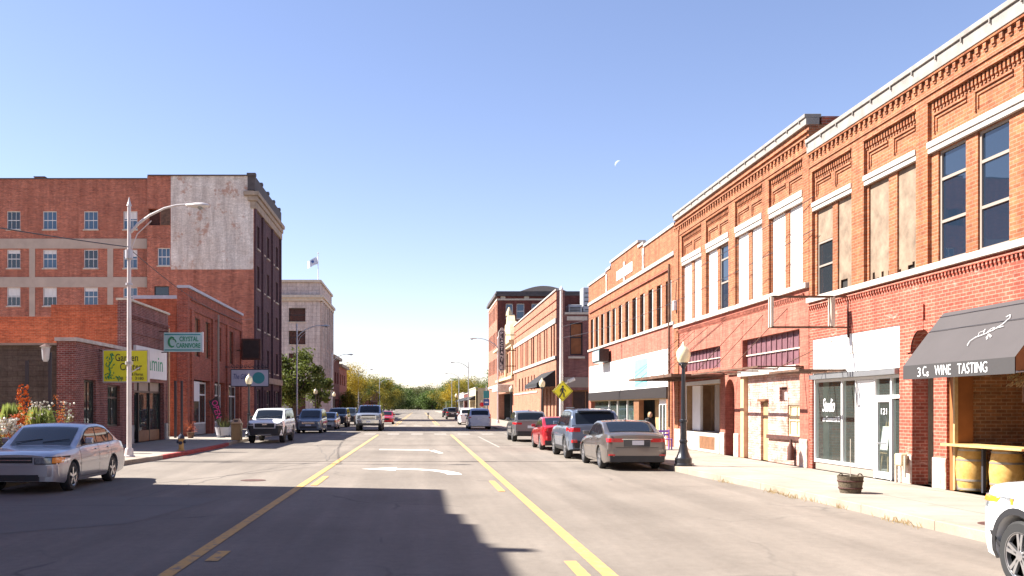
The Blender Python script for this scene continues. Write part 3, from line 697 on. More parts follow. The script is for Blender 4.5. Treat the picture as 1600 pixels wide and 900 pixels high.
# left display window: empty, white bulkhead with open hatch
bk = MB(); bk.pb(RP, 34.5, 39.4, .16, .88, -.13, .05); bk.build('bulkhead', 'white_trim', b2, bevel=.02); MB().pb(RP, 35.0, 36.9, .28, .75, .052, .06).build('bulkhead_hatch', 'wood_brown', b2)
wf = MB(); wf.pb(RP, 39.3, 39.4, .88, 2.85, -.13, -.03); wf.pb(RP, 34.5, 34.56, .88, 2.85, -.13, -.03); wf.pb(RP, 34.56, 39.3, 2.72, 2.85, -.13, .03); wf.build('display_frame', 'frame_white', b2)
room(b2, RP, 34.5, 39.4, .9, 2.72, 1.0, 'beige_column', d=-.145, name='display_room')
MB().pb(RP, 34.75, 35.15, .9, 2.7, -.25, -.17).build('gold_curtain', 'wood_orange', b2); MB().pb(RP, 38.0, 39.1, .92, 2.7, -.4, -.3).build('display_panel', 'panel_white', b2); MB().pb(RP, 35.3, 36.8, .92, 2.7, -.6, -.5).build('grey_curtain', 'frame_taupe', b2)
# right part: beige column, pinkish brick infill, door, yellow window
MB().pb(RP, 31.95, 32.28, .16, 2.9, -.28, .03).build('beige_column', 'beige_column', b2, bevel=.02)
wp = MB(); wall(wp, RP, 27.3, 31.93, .15, 2.95, -.12, [(30.1, 30.75, .15, 2.02, .15), (28.55, 29.15, 2.02, 2.45, .12), (27.4, 28.5, 1.0, 1.92, .1)]); wp.build('infill_wall', 'brick_white_worn', b2)
fb = MB(); fb.pb(RP, 27.3, 32.3, 2.86, 3.06, -.1, .12); fb.build('fascia', 'white_trim', b2, bevel=.01)
d2 = MB().pb(RP, 30.12, 30.73, .16, 2.0, -.25, -.2).build('door', 'wood_tan', b2); MB().pb(RP, 30.05, 30.8, 2.03, 2.1, -.14, -.02).build('door_head', 'wood_brown', d2)
MB().pb(RP, 28.55, 29.15, 2.02, 2.45, -.24, -.2).build('vent_opening', 'rust_dark', b2); MB().pb(RP, 28.65, 28.85, 2.06, 2.3, -.2, -.17).build('vent_glass', 'panel_white', b2)
window(b2, RP, 27.4, 28.5, 1.0, 1.92, -.16, 'cream', 'cream', .05, bars=(.5,), vbars=(.5,), label='small window with yellowed panes')
MB().pb(RP, 27.3, 30.05, .88, 1.0, -.118, -.04).build('ledge', 'rust_dark', b2)
ds = MB(); ds.lathe([(.10, 0), (.10, .35), (.04, .5), (.02, .62)], (XR - .0, 27.95, .3), 10); ds.build('pipe_stub', 'rust_dark', b2, smooth=True)
shell(b2, XR + .5, 30, y0, y1, 9.5, 9.0, {'*': 'brick_orange'}, sides='FBR')
# ---------------- third building
b3 = thing('brick_building', 'orange brick building with a row of twelve narrow windows and stepped white trimmed parapet', 'building', (XR, 51, .15))
y0, y1 = 40.64, 61.4
def Yx(px, X=XR): return X * F / (px - 656)
nw = [(1040, 1049), (1026, 1034), (1013, 1020.6), (1000, 1007), (988, 995), (977, 983), (966.6, 972), (957, 962), (948, 953.6), (939, 944), (930.5, 935.4), (923, 927.6)]
nw = [(Yx(b), Yx(a)) for a, b in nw]
up = MB(); wall(up, RP, y0, y1, 5.48, 9.55, 0, [(a, b, 5.49, 7.35, .16) for a, b in nw], ends=.5)
wall(up, RP, 47.4, 54.3, 9.55, 9.98, 0, ends=.5); up.build('upper_wall', 'brick_orange', b3)
for a, b in nw: window(b3, RP, a, b, 5.49, 7.35, -.10, 'frame_dark', 'glass_dark', .04, bars=(.5,))
wt = MB()
for a, b in nw: wt.pb(RP, a - .05, a + .10, 5.49, 7.3, -.15, .015)
wt.build('window_trim', 'white_trim', b3)
cp = MB()
for (a, b, z) in ((y0, 46.2, 9.55), (46.2, 47.4, 9.70), (47.4, 54.3, 9.98), (54.3, 55.6, 9.70), (55.6, y1, 9.55)): cp.pb(RP, a, b, z, z + .12, -.35, .06)
cp.build('coping', 'white_trim', b3)
MB().pb(RP, 46.2, 47.4, 9.55, 9.70, -.4, -.002).build('parapet_step', 'brick_orange', b3); MB().pb(RP, 54.3, 55.6, 9.55, 9.70, -.4, -.002).build('parapet_step', 'brick_orange', b3)
q = MB()
for yy in (46.3, 50.6, 55.4):
    z = 8.5
    while z < 9.5: q.pb(RP, yy - .12 - .06 * (int(z * 10) % 2), yy + .12 + .06 * (int(z * 10) % 2), z, z + .16, .002, .05); z += .17
q.build('quoin', 'white_trim', b3)
MB().pb(RP, y0, y1, 8.30, 8.46, 0, .07).build('belt_course', 'white_trim', b3); MB().pb(RP, y0 + .8, y1 - .4, 7.78, 7.86, 0, .08).build('brick_band', 'brick_left', b3)
MB().pb(RP, 48.7, 52.6, 8.75, 9.25, .002, .03).build('plaque', 'panel_white', b3); MB().pb(RP, y0, y1, 5.36, 5.478, -.2, .08).build('sill_course', 'white_trim', b3)
MB().tube([RP(41.3, 1.0, .08), RP(41.3, 8.0, .08)], .05).build('downpipe', 'rust_metal', b3)
gd = MB(); wall(gd, RP, y0, y1, .15, 5.36, 0, [(41.9, 60.6, .15, 2.72, .3)], ends=.5); gd.build('lower_wall', 'brick_salmon', b3)
MB().pb(RP, 41.5, 60.9, 2.74, 4.38, .002, .06).build('fascia_panel', 'panel_white', b3); MB().pb(RP, Yx(1013.6), Yx(994), 2.82, 4.18, .062, .075).build('turquoise_panel', 'panel_turq', b3)
MB().pb(RP, 41.6, 60.8, 2.25, 2.738, -.15, .12).build('rolled_awning', 'frame_dark', b3)
MB().pb(RP, 41.9, 60.6, 2.20, 2.25, -.3, .05).build('head_trim', 'wood_tan', b3)
MB().pb(RP, 41.0, 41.9, .16, 3.0, .003, .05).build('orange_pier', 'brick_orange', b3)
room(b3, RP, 41.9, 60.6, .17, 2.7, 3.0, 'dark_interior')
f = MB()
for (px) in (1049, 1041, 1035, 1030, 1025): y = Yx(px); MB().pb(RP, y - .04, y + .04, .505, 1.945, -.25, -.15).build('mullion', 'frame_white', b3)
f.pb(RP, Yx(1050), Yx(1025), .17, .5, -.26, -.14); f.pb(RP, Yx(1050), Yx(1025), 1.95, 2.2, -.26, -.15)
for px in (947, 960, 975, 989, 923): y = Yx(px); MB().pb(RP, y - .05, y + .05, .17, 2.2, -.25, -.15).build('mullion', 'frame_white', b3)
f.build('shopfront_frame', 'frame_white', b3); MB().pb(RP, Yx(997.6), Yx(989.5), .17, 2.2, -.26, -.02).build('wooden_door', 'wood_brown', b3)
MB().pb(RP, Yx(1024), Yx(998), .17, 2.2, -.9, -.8).build('slatted_entry', 'wood_tan', b3)
MB().pb(RP, Yx(988), Yx(924), .5, 2.2, -.215, -.205).build('shop_window', 'glass_shop', b3); MB().pb(RP, Yx(1049), Yx(1026), .5, 1.95, -.215, -.205).build('shop_window', 'glass_shop', b3)
shell(b3, XR + .5, 30, y0, y1, 9.4, 8.9, {'*': 'brick_orange'}, sides='BFR')
# goods behind the shop windows
for (px, z0_, z1_, w, d, m, lb, nm, ct) in ((963, .5, 1.9, .5, -.8, 'mannequin', 'cream garment on a stand left in the shop window', 'garment_stand', 'clothes stand'), (973, .5, 2.0, .5, -.7, 'mint_cloth', 'mint green garment hanging in the shop window', 'garment_stand', 'clothes stand'), (981, .5, 2.1, .35, -.7, 'panel_white', 'tall white garment hanging beside the wooden shop door', 'garment_stand', 'clothes stand'), (938, 1.2, 1.8, .6, -.6, 'wood_tan', 'small framed picture in the far shop window', 'picture_frame', 'picture'), (1036, .5, 1.4, .4, -.7, 'lamp_red', 'red garment displayed behind the white framed shop window', 'garment_stand', 'clothes stand'), (1044, .5, 1.7, .4, -.8, 'cloth_navy', 'dark blue garment nearest the orange pier in the shop window', 'garment_stand', 'clothes stand')):
    y = Yx(px); X = XR - d
    t = thing(nm, lb, ct, (X, y, .17))
    if nm == 'picture_frame':
        MB().box(X, X + .05, y - w / 2, y + w / 2, z0_, z1_).build('frame', m, t); MB().box(X - .01, X - .001, y - w / 2 + .08, y + w / 2 - .08, z0_ + .08, z1_ - .08).build('picture', 'panel_white', t); MB().tube([(X + .1, y, .17), (X + .03, y, z0_ + .2)], .03).build('stand', 'wood_brown', t)
    else:
        mb = MB(); H = z1_ - .17; mb.lathe([(.04, H * .98), (.05, H * .93), (w * .36, H * .88), (w * .30, H * .7), (w * .24, H * .6), (w * .4, H * .35), (w * .46, H * .25)][::-1], (X, y, .17), 14); mb.build('garment', m, t, smooth=True)
        MB().lathe([(.16, 0), (.16, .03), (.02, .05), (.02, H * .9)], (X, y, .17), 10).build('stand', 'galv', t)
# projecting sign box
s = thing('sign_box', 'small square dark sided light box projecting from the salmon wall', 'sign', (10.3, 55, 4.4)); MB().box(10.15, 10.7, 54.2, 56.4, 4.4, 5.15).build('cabinet', 'gloss_black', s, bevel=.03); MB().box(10.13, 10.148, 54.35, 56.25, 4.5, 5.05).build('face', 'sign_mint', s); MB().tube([(10.7, 55.3, 4.6), (10.82, 55.3, 4.6)], .05).build('bracket', 'rust_metal', s)
# ---------------- corner building beyond the side street
P4 = PF(75.7)
b4 = thing('brick_building', 'corner building with pale sunlit street front, paired tall windows, dark red side wall', 'building', (XR, 92, .15))
y0, y1 = 75.7, 110
up = MB(); prs = [((830, 845), (860, 878)), ((750, 762), (778, 790)), ((672, 683), (697, 710)), ((600, 612), (620, 635)), ((535, 545), (555, 565)), ((475, 485), (497, 505)), ((415, 422), (435, 443))]
hl = []
for pr in prs:
    for a, b in pr: hl.append((Yx(750 + b / 7.5), Yx(750 + a / 7.5), 5.95, 8.5, .3))
wall(up, RP, y0 + .32, y1, 5.85, 11.05, 0, hl, ends=.5); 
hl2 = [(Yx(px + 1.6), Yx(px), 3.5, 4.9, .25) for px in (811, 815.5, 820, 824.5, 830, 834)] + [(Yx(px + 2.2), Yx(px), .16, 3.4, .3) for px in (848, 853.5, 859, 864.5)]
wall(up, RP, y0 + .32, y1, .15, 5.85, 0, hl2)
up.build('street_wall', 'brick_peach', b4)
for h in hl: window(b4, RP, h[0], h[1], h[2], h[3], -.22, 'frame_dark', 'glass_dark', .06, bars=(.5,))
for h in hl2: window(b4, RP, h[0], h[1], h[2], h[3], -.2, 'frame_dark', 'glass_dark', .06)
tm = MB(); tm.pb(RP, y0 + .32, y1, 8.52, 8.9, 0, .08); tm.pb(RP, y0 + .32, y1, 5.68, 5.92, 0, .12); tm.pb(RP, y0, y1, 11.05, 11.17, -.4, .1); tm.pb(RP, 88, y1, 3.2, 3.35, 0, .06); tm.build('stone_course', 'white_trim', b4)
bn = MB(); bn.pb(RP, y0 + .32, y1, 10.3, 10.36, 0, .06); bn.pb(RP, y0 + .32, y1, 9.6, 9.66, 0, .06); bn.build('brick_band', 'brick_left', b4)
sd = MB(); wall(sd, P4, XR, XR + .62, .15, 11.05, 0, ends=0); wall(sd, P4, XR + .62, 26, .15, 9.15, 0, [(11.85, 12.85, 5.95, 8.5, .25), (14.6, 15.6, 5.95, 8.5, .25), (12.0, 14.2, .5, 3.2, .25), (15, 17.5, .5, 3.2, .25)])
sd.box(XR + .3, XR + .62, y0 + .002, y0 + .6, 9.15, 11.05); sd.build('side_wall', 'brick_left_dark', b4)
window(b4, P4, 11.85, 12.85, 5.95, 8.5, -.2, 'frame_dark', 'wood_orange', .1, bars=(.55,), label='side window boarded with orange wood'); window(b4, P4, 14.6, 15.6, 5.95, 8.5, -.2, 'frame_dark', 'wood_orange', .1, bars=(.5,))
window(b4, P4, 12.0, 14.2, .5, 3.2, -.2, 'wood_brown', 'glass_dark', .12, vbars=(.5,)); window(b4, P4, 15, 17.5, .5, 3.2, -.2, 'wood_brown', 'glass_dark', .12, vbars=(.5,))
st = MB(); st.pb(P4, 11.6, 13.2, 8.68, 9.0, .0, .06); st.pb(P4, 11.7, 13.0, 5.68, 5.84, 0, .1); st.pb(P4, XR + .62, 25.9, 9.15, 9.33, -.3, .1); st.build('stone_lintel', 'stone_trim', b4)
MB().pb(P4, 11.4, 13.6, 3.4, 4.2, .002, .03).build('sign_board', 'frame_taupe', b4)
shell(b4, XR + .4, 26, y0 + .3, y1, {'F': 9.1, 'B': 11, 'L': 11, 'R': 9.1}, 9.0, {'*': 'brick_left_dark'}, sides='BLR')
MB().box(XR + .8, 25, 84, 84.4, 9.0, 11.6).build('roof_wall', 'brick_far', b4)
for (x0, x1, z0_, z1_, m, lb) in ((13.3, 14.4, 9.6, 11.6, 'galv', 'tall blue grey cabinet on the corner building roof'), (14.0, 15.6, 9.3, 10.6, 'white_trim', 'white air conditioner on the corner building roof'), (12.1, 13.2, 9.3, 10.2, 'galv', 'low pale duct behind the corner pier on the roof')):
    t = thing('roof_unit', lb, 'roof equipment', ((x0 + x1) / 2, 79, 9.0)); MB().box(x0, x1, 78.2, 79.8, z0_, z1_).build('housing', m, t, bevel=.04)
    v = MB()
    for k in range(5): z = z0_ + .15 + k * (z1_ - z0_ - .3) / 5; v.box(x0 + .12, x1 - .12, 78.17, 78.2, z, z + .06)
    v.build('louvre', 'frame_dark', t)
    v = MB()
    for xx in (x0 + .1, x1 - .2): v.box(xx, xx + .1, 78.4, 79.6, 9.0, z0_ - .001)
    v.build('feet', 'rust_metal', t)
ab = thing('awning', 'black canvas awning on the corner building street front', 'awning', (10.3, 80, 3.4))
mb = MB(); ya, yb = Yx(869) + .4, Yx(846); x0 = 9.3; mb.quad((XR - .01, ya, 4.8), (XR - .01, yb, 4.8), (x0, yb, 3.75), (x0, ya, 3.75)); mb.quad((x0, ya, 3.75), (x0, yb, 3.75), (x0, yb, 3.45), (x0, ya, 3.45)); mb.quad((XR - .01, ya, 4.8), (x0, ya, 3.75), (x0, ya, 3.45), (XR - .01, ya, 3.5)); mb.quad((XR - .01, yb, 4.8), (x0, yb, 3.75), (x0, yb, 3.45), (XR - .01, yb, 3.5)); mb.build('canvas', 'awning_black', ab)
MB().tube([(x0 + .02, ya, 3.47), (x0 + .02, yb, 3.47)], .03).build('frame', 'black_metal', ab)
# ---------------- theatre front
b5 = thing('theatre_building', 'cream and brick theatre front with ornate curved gable and canopy', 'building', (XR, 122, .15))
gd = MB(); wall(gd, RP, 110.03, 133.95, .15, 9.6, 0, [(111.2 + i * 3.1, 112.6 + i * 3.1, 6.0, 8.4, .3) for i in range(7)] + [(112, 132, .15, 3.6, .8)], ends=.5); gd.build('street_wall', 'brick_peach', b5)
for i in range(7): window(b5, RP, 111.2 + i * 3.1, 112.6 + i * 3.1, 6.0, 8.4, -.2, 'frame_taupe', 'glass_dark', .1, bars=(.5,))
gb = MB(); n = 18; rows = []
for i in range(n + 1):
    t = i / n; y = 110.4 + 9.0 * t; z = 9.62 + 2.9 * math.sin(math.pi * t) ** .7 * (1 - .16 * math.cos(6 * math.pi * t)); rows.append([(XR - .35, y, 9.3), (XR - .35, y, z), (XR + .5, y, z), (XR + .5, y, 9.3)])
gb.grid(rows); gb.quad(*rows[0]); gb.quad(*rows[-1]); gb.build('gable', 'cream', b5, smooth=30)
cr = MB(); cr.pb(RP, 110.2, 133.9, 9.3, 9.6, 0, .6); cr.pb(RP, 110.2, 119.5, 8.9, 9.3, 0, .35); cr.pb(RP, 110.2, 111.0, 5.4, 8.9, 0, .25); cr.pb(RP, 118.6, 119.4, 5.4, 8.9, 0, .25); cr.pb(RP, 110.2, 133.9, 5.2, 5.5, 0, .3); cr.lathe([(.15, 0), (.42, .3), (.3, .8), (.08, 1.3)], (XR - .1, 114.9, 12.5), 10); cr.build('cream_ornament', 'cream', b5)
MB().pb(RP, 111, 121, 3.7, 4.5, 0, 1.7).build('canopy', 'white_trim', b5, bevel=.05)
room(b5, RP, 112, 132, .17, 3.6, 2, 'dark_interior', d=-.8)
shell(b5, XR + .5, 30, 110.03, 133.95, 9.4, 9.0, {'*': 'brick_far'}, sides='FRB')
# vertical sign
s = thing('vertical_sign', 'tall vertical theatre sign, cream cabinet with white letters on a black strip', 'sign', (9.6, 108, 4.8))
Ys = 108.0; x0 = 656; sx0, sx1 = (779 - x0) * Ys / F, (790 - x0) * Ys / F; zb_, zt_ = CH + (636 - 583) * Ys / F, CH + (636 - 512) * Ys / F
mb = MB(); ol = [(sx0, zb_ + .5), (sx0 + .3, zb_), (sx1 - .3, zb_), (sx1, zb_ + .5), (sx1, zt_ - .5), (sx1 - .3, zt_), (sx0 + .3, zt_), (sx0, zt_ - .5)]
mb.add([(x, Ys, z) for x, z in ol] + [(x, Ys + .5, z) for x, z in ol], [tuple(range(8)), tuple(range(8, 16))] + [(i, (i + 1) % 8, 8 + (i + 1) % 8, 8 + i) for i in range(8)]); mb.build('cabinet', 'white_trim', s)
MB().box(sx0 + .13, sx1 - .2, Ys - .03, Ys - .003, zb_ + .35, zt_ - .35).build('face', 'letter_dark', s)
word = 'PLACTANTLE'; hh = (zt_ - zb_ - .8) / len(word)
for i, ch in enumerate(word): text('letter', ch, 'letter_white', s, (sx0 + .22, Ys - .034, zt_ - .4 - (i + 1) * hh + .05), (1, 0, 0), (0, 0, 1), sx1 - sx0 - .5, hh - .12)
mb = MB()
for z in (zb_ + .8, (zb_ + zt_) / 2, zt_ - .8): mb.tube([(sx1, Ys + .25, z), (XR + .02, Ys + .25, z)], .05)
mb.build('bracket', 'rust_metal', s)
# ---------------- tall brick building
P6 = PF(134.0)
b6 = thing('brick_building', 'tall four storey red brick block with dark cornice and curved roof gable', 'building', (XR, 142, .15))
sd = MB(); hs = [(a, b, c, e, .3) for (a, b) in ((12.0, 13.0), (13.5, 14.6), (15.6, 16.7), (18.4, 19.4), (20.0, 21.0)) for (c, e) in ((14.2, 16.3), (10.4, 12.5), (6.6, 8.7))] + [(12.2, 13.3, .16, 3.2, .3)]
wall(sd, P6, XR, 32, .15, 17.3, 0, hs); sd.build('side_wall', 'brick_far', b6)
for h in hs: window(b6, P6, *h[:4], -.2, 'frame_white', 'glass_blue', .1, bars=(.5,), sill=('stone_trim', .05))
fw = MB(); hs = [(135.2 + i * 2.6, 136.6 + i * 2.6, c, e, .3) for i in range(6) for (c, e) in ((14.2, 16.3), (10.4, 12.5), (6.6, 8.7))]
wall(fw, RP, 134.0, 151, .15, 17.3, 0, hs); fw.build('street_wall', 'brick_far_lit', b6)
for h in hs: window(b6, RP, *h[:4], -.2, 'frame_white', 'glass_blue', .1, bars=(.5,))
cr = MB(); cr.box(XR - .3, 32.4, 133.7, 151.3, 17.32, 17.65); cr.box(XR - .15, 32.2, 133.8, 151.2, 17.65, 18.0); cr.build('cornice', 'cornice_dark', b6)
sc = MB(); sc.box(XR - .08, 31.9, 133.92, 150.9, 16.75, 16.98); sc.box(XR - .1, 31.9, 133.9, 150.9, 4.6, 4.95)
for x in (11.6, 14.9, 18.0): sc.lathe([(.35, 0), (.35, .08)], (x, 133.98, 17.12), 12, 'Y')
sc.build('stone_band', 'stone_trim', b6)
MB().box(XR + .05, 31.8, 134.3, 150.6, 16.9, 17.28).build('roof', 'roof_tar', b6)
gb = MB(); rows = []
for i in range(17):
    t = i / 16; x = 14.0 + 6.5 * t; z = 18.0 + .75 * math.sin(math.pi * t); rows.append([(x, 133.8, 18.0), (x, 133.8, z), (x, 134.6, z), (x, 134.6, 18.0)])
gb.grid(rows); gb.build('curved_gable', 'frame_taupe', b6, smooth=30)
# ---------------- low shops further on
for (ya, yb, h, xa, m, lb, nm) in ((168, 190, 5.2, 9.8, 'cream', 'low cream shop with dark awning beyond the tall block', 'shop_building'), (190.1, 214, 4.6, 9.8, 'brick_far', 'low dark red shop second beyond the tall block', 'shop_building'), (214.1, 240, 5.0, 9.8, 'concrete_grey', 'low grey shop third beyond the tall block', 'shop_building')):
    t = thing(nm, lb, 'building', (xa, (ya + yb) / 2, .15)); P = PR(xa); mb = MB(); hs = [(ya + 1.5 + i * 5, ya + 5.2 + i * 5, .6, 2.9, .3) for i in range(4)]
    wall(mb, P, ya, yb, .15, h, 0, hs); mb.build('street_wall', m, t)
    for q_ in hs: window(t, P, *q_[:4], -.2, 'frame_dark', 'glass_dark', .1)
    shell(t, xa + .31, xa + 16, ya, yb, h - .01, h - .4, {'*': m}, sides='FBR')
    mb = MB(); mb.pb(P, ya, yb, h, h + .15, -.3, .1); mb.build('coping', 'white_trim', t)
    mb = MB(); mb.quad((xa - .01, ya + 1, 3.9), (xa - .01, yb - 2, 3.9), (xa - 1.3, yb - 2, 3.1), (xa - 1.3, ya + 1, 3.1)); mb.quad((xa - .01, ya + 1, 3.9), (xa - 1.3, ya + 1, 3.1), (xa, ya + 1, 3.1)); mb.build('shop_awning', 'awning_black', t)

# ================================================================ LEFT SIDE
XL = -13.4; LP = PL(XL)
# garden shop
a1 = thing('shop_building', 'low dark brick garden shop with white coping behind the silver sedan', 'building', (XL, 40, .15))
PG = PF(37.4)
mb = MB(); hs = [(38.3, 39.75, .95, 2.95, .2), (41.2, 42.9, 1.0, 2.8, .2)]
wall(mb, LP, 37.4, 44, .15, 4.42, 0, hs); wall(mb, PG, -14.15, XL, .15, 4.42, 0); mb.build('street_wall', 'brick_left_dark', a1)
window(a1, LP, 38.3, 39.75, .95, 2.95, -.12, 'frame_dark', 'glass_shop', .08, vbars=(.5,)); window(a1, LP, 41.2, 42.9, 1.0, 2.8, -.12, 'frame_dark', 'glass_shop', .08, bars=(.7,), vbars=(.5,))
mb = MB(); wall(mb, PF(38.1), -30, -14.15, .15, 4.3, 0); mb.build('side_wall', 'block_brown', a1)
mb = MB(); mb.box(-14.2, XL + .08, 37.3, 44, 4.42, 4.56); mb.build('coping', 'white_trim', a1); MB().box(-30, -14.21, 37.95, 38.3, 4.3, 4.38).build('coping', 'frame_taupe', a1)
MB().box(-30, -13.75, 38.4, 43.98, 4.0, 4.2).build('roof', 'roof_bounce', a1)
room(a1, LP, 38.2, 43.4, .5, 3.2, 3, 'concrete_grey', d=-.32)
MB().box(-30, -13.5, 43.7, 43.95, .15, 4.2).build('back_wall', 'block_brown', a1)
# second left building
a2 = thing('brick_building', 'single storey brick shop with bright orange side wall and dark display window', 'building', (XL, 47.5, .15))
P2 = PF(44.0)
mb = MB(); wall(mb, P2, -40, XL - .001, .15, 6.0, 0); mb.build('side_wall', 'brick_side_orange', a2)
MB().box(-16.9, XL - .452, 43.98, 44.3, 6.002, 6.54).build('parapet', 'brick_side_orange', a2)
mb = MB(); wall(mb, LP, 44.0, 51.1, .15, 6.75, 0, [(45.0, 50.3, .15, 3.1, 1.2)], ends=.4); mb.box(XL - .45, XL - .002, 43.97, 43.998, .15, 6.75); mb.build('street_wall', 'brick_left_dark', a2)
bn = MB(); y = 44.2
while y < 50.9: bn.pb(LP, y, y + .1, 5.95, 6.1, .002, .07); y += .22
bn.pb(LP, 44, 51.1, 6.1, 6.16, 0, .09); bn.pb(LP, 44, 51.1, 5.3, 5.36, 0, .05); bn.build('dentil_band', 'brick_left_dark', a2)
MB().box(XL - .5, XL + .1, 43.9, 51.15, 6.75, 6.85).build('coping', 'stone_trim', a2)
fr = MB()
for y in (45.0, 46.4, 48.3, 50.2): fr.pb(LP, y, y + .1, .16, 3.1, -.35, -.2)
fr.pb(LP, 45.0, 50.3, 2.55, 2.65, -.34, -.21); fr.build('shopfront_frame', 'frame_dark', a2)
MB().pb(LP, 46.5, 50.2, .16, .7, -.34, -.22).build('kick_plate', 'wood_brown', a2); MB().pq(LP, 45.1, 50.2, .7, 2.55, -.28).build('shop_window', 'glass_shop', a2); MB().pb(LP, 45.1, 50.2, 2.65, 3.1, -.3, -.26).build('transom_panel', 'frame_taupe', a2)
room(a2, LP, 44.9, 50.4, .17, 3.1, 3, 'dark_interior', d=-.4)
for a, b in ((44.1, 44.7), (50.4, 51.0)): MB().pb(LP, a, b, .15, 1.0, 0, .1).build('pier_base', 'concrete_grey', a2)
MB().tube([LP(50.8, .3, .12), LP(50.8, 6.0, .12)], .06).build('downpipe', 'beige_column', a2)
shell(a2, -40, XL - .3, 44.05, 51.1, 5.97, 5.6, {'*': 'brick_left'}, sides='BL', roof='roof_bounce')
# third left building
a3 = thing('brick_building', 'red brick two storey shop with light stone coping stepping toward the street', 'building', (XL, 64, .15))
P3 = PF(55.4)
mb = MB(); wall(mb, P3, -16.5, XL - .62, .15, 8.1, 0); mb.build('side_wall', 'brick_side_orange', a3); MB().box(-16.55, XL - .63, 55.38, 55.75, 8.1, 8.3).build('coping', 'planter_white', a3)
mb = MB(); wall(mb, P3, XL - .6, XL, .15, 8.72, .03); mb.build('corner_pier', 'brick_left', a3)
mb = MB(); hs = [(56.6, 61.4, .15, 3.5, .5), (62.3, 66.0, .15, 3.5, .5), (67, 71.2, .15, 3.5, .5), (57.2, 58.6, 4.9, 7.2, .2), (60.0, 61.4, 4.9, 7.2, .2), (63.4, 64.8, 4.9, 7.2, .2), (67.6, 69, 4.9, 7.2, .2)]
wall(mb, LP, 55.374, 72.3, .15, 8.72, 0, hs); mb.build('street_wall', 'brick_left', a3)
for h in hs[3:]: window(a3, LP, *h[:4], -.15, 'frame_dark', 'wood_brown', .08, bars=(.5,))
bn = MB()
for z in (7.5, 8.1): bn.pb(LP, 56, 72.2, z, z + .1, 0, .1)
for y in (56.0, 61.7, 66.3, 71.5): bn.pb(LP, y, y + .45, .16, 7.5, .001, .12)
bn.build('pilaster_band', 'brick_left', a3)
MB().box(XL - .6, XL + .12, 55.3, 72.35, 8.72, 8.88).build('coping', 'planter_white', a3)
for h in hs[:3]:
    f = MB(); f.pb(LP, h[0], h[1], .16, .8, -.45, -.3); f.build('kick_plate', 'concrete_grey', a3); window(a3, LP, h[0], h[1], .8, 3.4, -.3, 'frame_white', 'glass_shop', .1, vbars=(.3, .65), bars=(.7,), name='shop_window')
MB().pb(LP, 57.0, 58.8, 2.2, 3.4, -.28, -.1).build('white_notice', 'sign_white', a3)
room(a3, LP, 56.2, 71.5, .17, 3.5, 3, 'concrete_grey', d=-.52)
shell(a3, -16.5, XL - .3, 55.41, 72.3, 8.09, 7.8, {'*': 'brick_left'}, sides='BL', roof='roof_bounce')
MB().tube([LP(63, .3, .18), LP(63, 7.9, .18)], .06).build('downpipe', 'frame_taupe', a3)
# big block
a4 = thing('apartment_block', 'large five storey brick block with peeling white patch on its upper side wall', 'building', (XL, 84, .15))
S = 77.6 / F; Pm = PF(77.6)
def fx(px): return (px - 656) * S
def fz(py): return CH + (636 - py) * S
mb = MB(); low = [(fx(232), fx(250), fz(352), fz(326), .5), (fx(246), fx(266), fz(415), fz(387), .2), (fx(241), fx(264), fz(462), fz(447), .2), (fx(241), fx(264), fz(545), fz(510), .2)]
wall(mb, Pm, fx(230), fx(267), .15, fz(275), 0, [low[0], low[1], low[2]]); wall(mb, Pm, fx(267), XL, .15, fz(421), 0); wall(mb, Pm, fx(396), XL, fz(421), fz(275), 0); mb.build('side_wall', 'brick_tall', a4)
brick('patch_white', (.80, .74, .68), (.72, .65, .58), (.62, .54, .48), bw=.3, bh=.09, ms=.008, stain=(.84, .77, .72), stain_amt=.9, patch=(.40, .20, .13), patch_amt=.7, pth=(.555, .62), bump=.3, course=.10, pscale=(.8, .8, .7))
mb = MB(); mb.pb(Pm, fx(267), fx(396), fz(421), fz(275), -.2, .02); mb.build('whitewashed_patch', 'patch_white', a4)
window(a4, Pm, *low[1][:4], -.12, 'frame_white', 'glass_blue', .07, bars=(.5,), vbars=(.33, .66), sill=('stone_trim', .06)); window(a4, Pm, *low[2][:4], -.12, 'frame_dark', 'glass_dark', .07)
MB().pb(Pm, low[0][0], low[0][1], low[0][2], low[0][3], -.5, -.4).build('louvre', 'rust_dark', a4); MB().pb(Pm, fx(251), fx(266), fz(352), fz(326), .002, .05).build('louvre', 'rust_metal', a4)
SL = 78.1; S2 = SL / F; Pl = PF(SL); gx = lambda p: (p - 656) * S2; gz = lambda p: CH + (636 - p) * S2
cols = [(-50, -28), (10.7, 31.8), (67, 88.7), (131, 153), (192.6, 214.6)]; rws = [(358.4, 330), (419, 390), (478, 449)]
hs = [(gx(a), gx(b), gz(c), gz(e), .15) for a, b in cols for c, e in rws]
mb = MB(); wall(mb, Pl, gx(-120), gx(230), .15, gz(280), 0, hs); mb.build('side_wall', 'brick_tall', a4)
for h in hs:
    w_ = window(a4, Pl, *h[:4], -.08, 'frame_white', random.choice(['glass_blue', 'glass_blue', 'glass_dark']), .06, bars=(.5,), vbars=(.33, .66), sill=('stone_trim', .07))
    if random.random() < .5: MB().pb(Pl, h[0] + .08, h[1] - .08, h[3] - random.uniform(.3, .8), h[3] - .07, -.116, -.112).build('blind', 'frame_white', w_)
mb = MB(); mb.pb(Pl, gx(-120), gx(229.8), gz(388.5), gz(373), .001, .05); mb.pb(Pl, gx(-120), gx(229.8), gz(449), gz(433), .001, .05)
for a, b in ((46, 55), (168, 177), (-75, -66)): mb.pb(Pl, gx(a), gx(b), gz(432.9), gz(388.6), .001, .05); mb.pb(Pl, gx(a), gx(b), 7, gz(449.1), .001, .05)
mb.build('concrete_band', 'band_grey', a4)
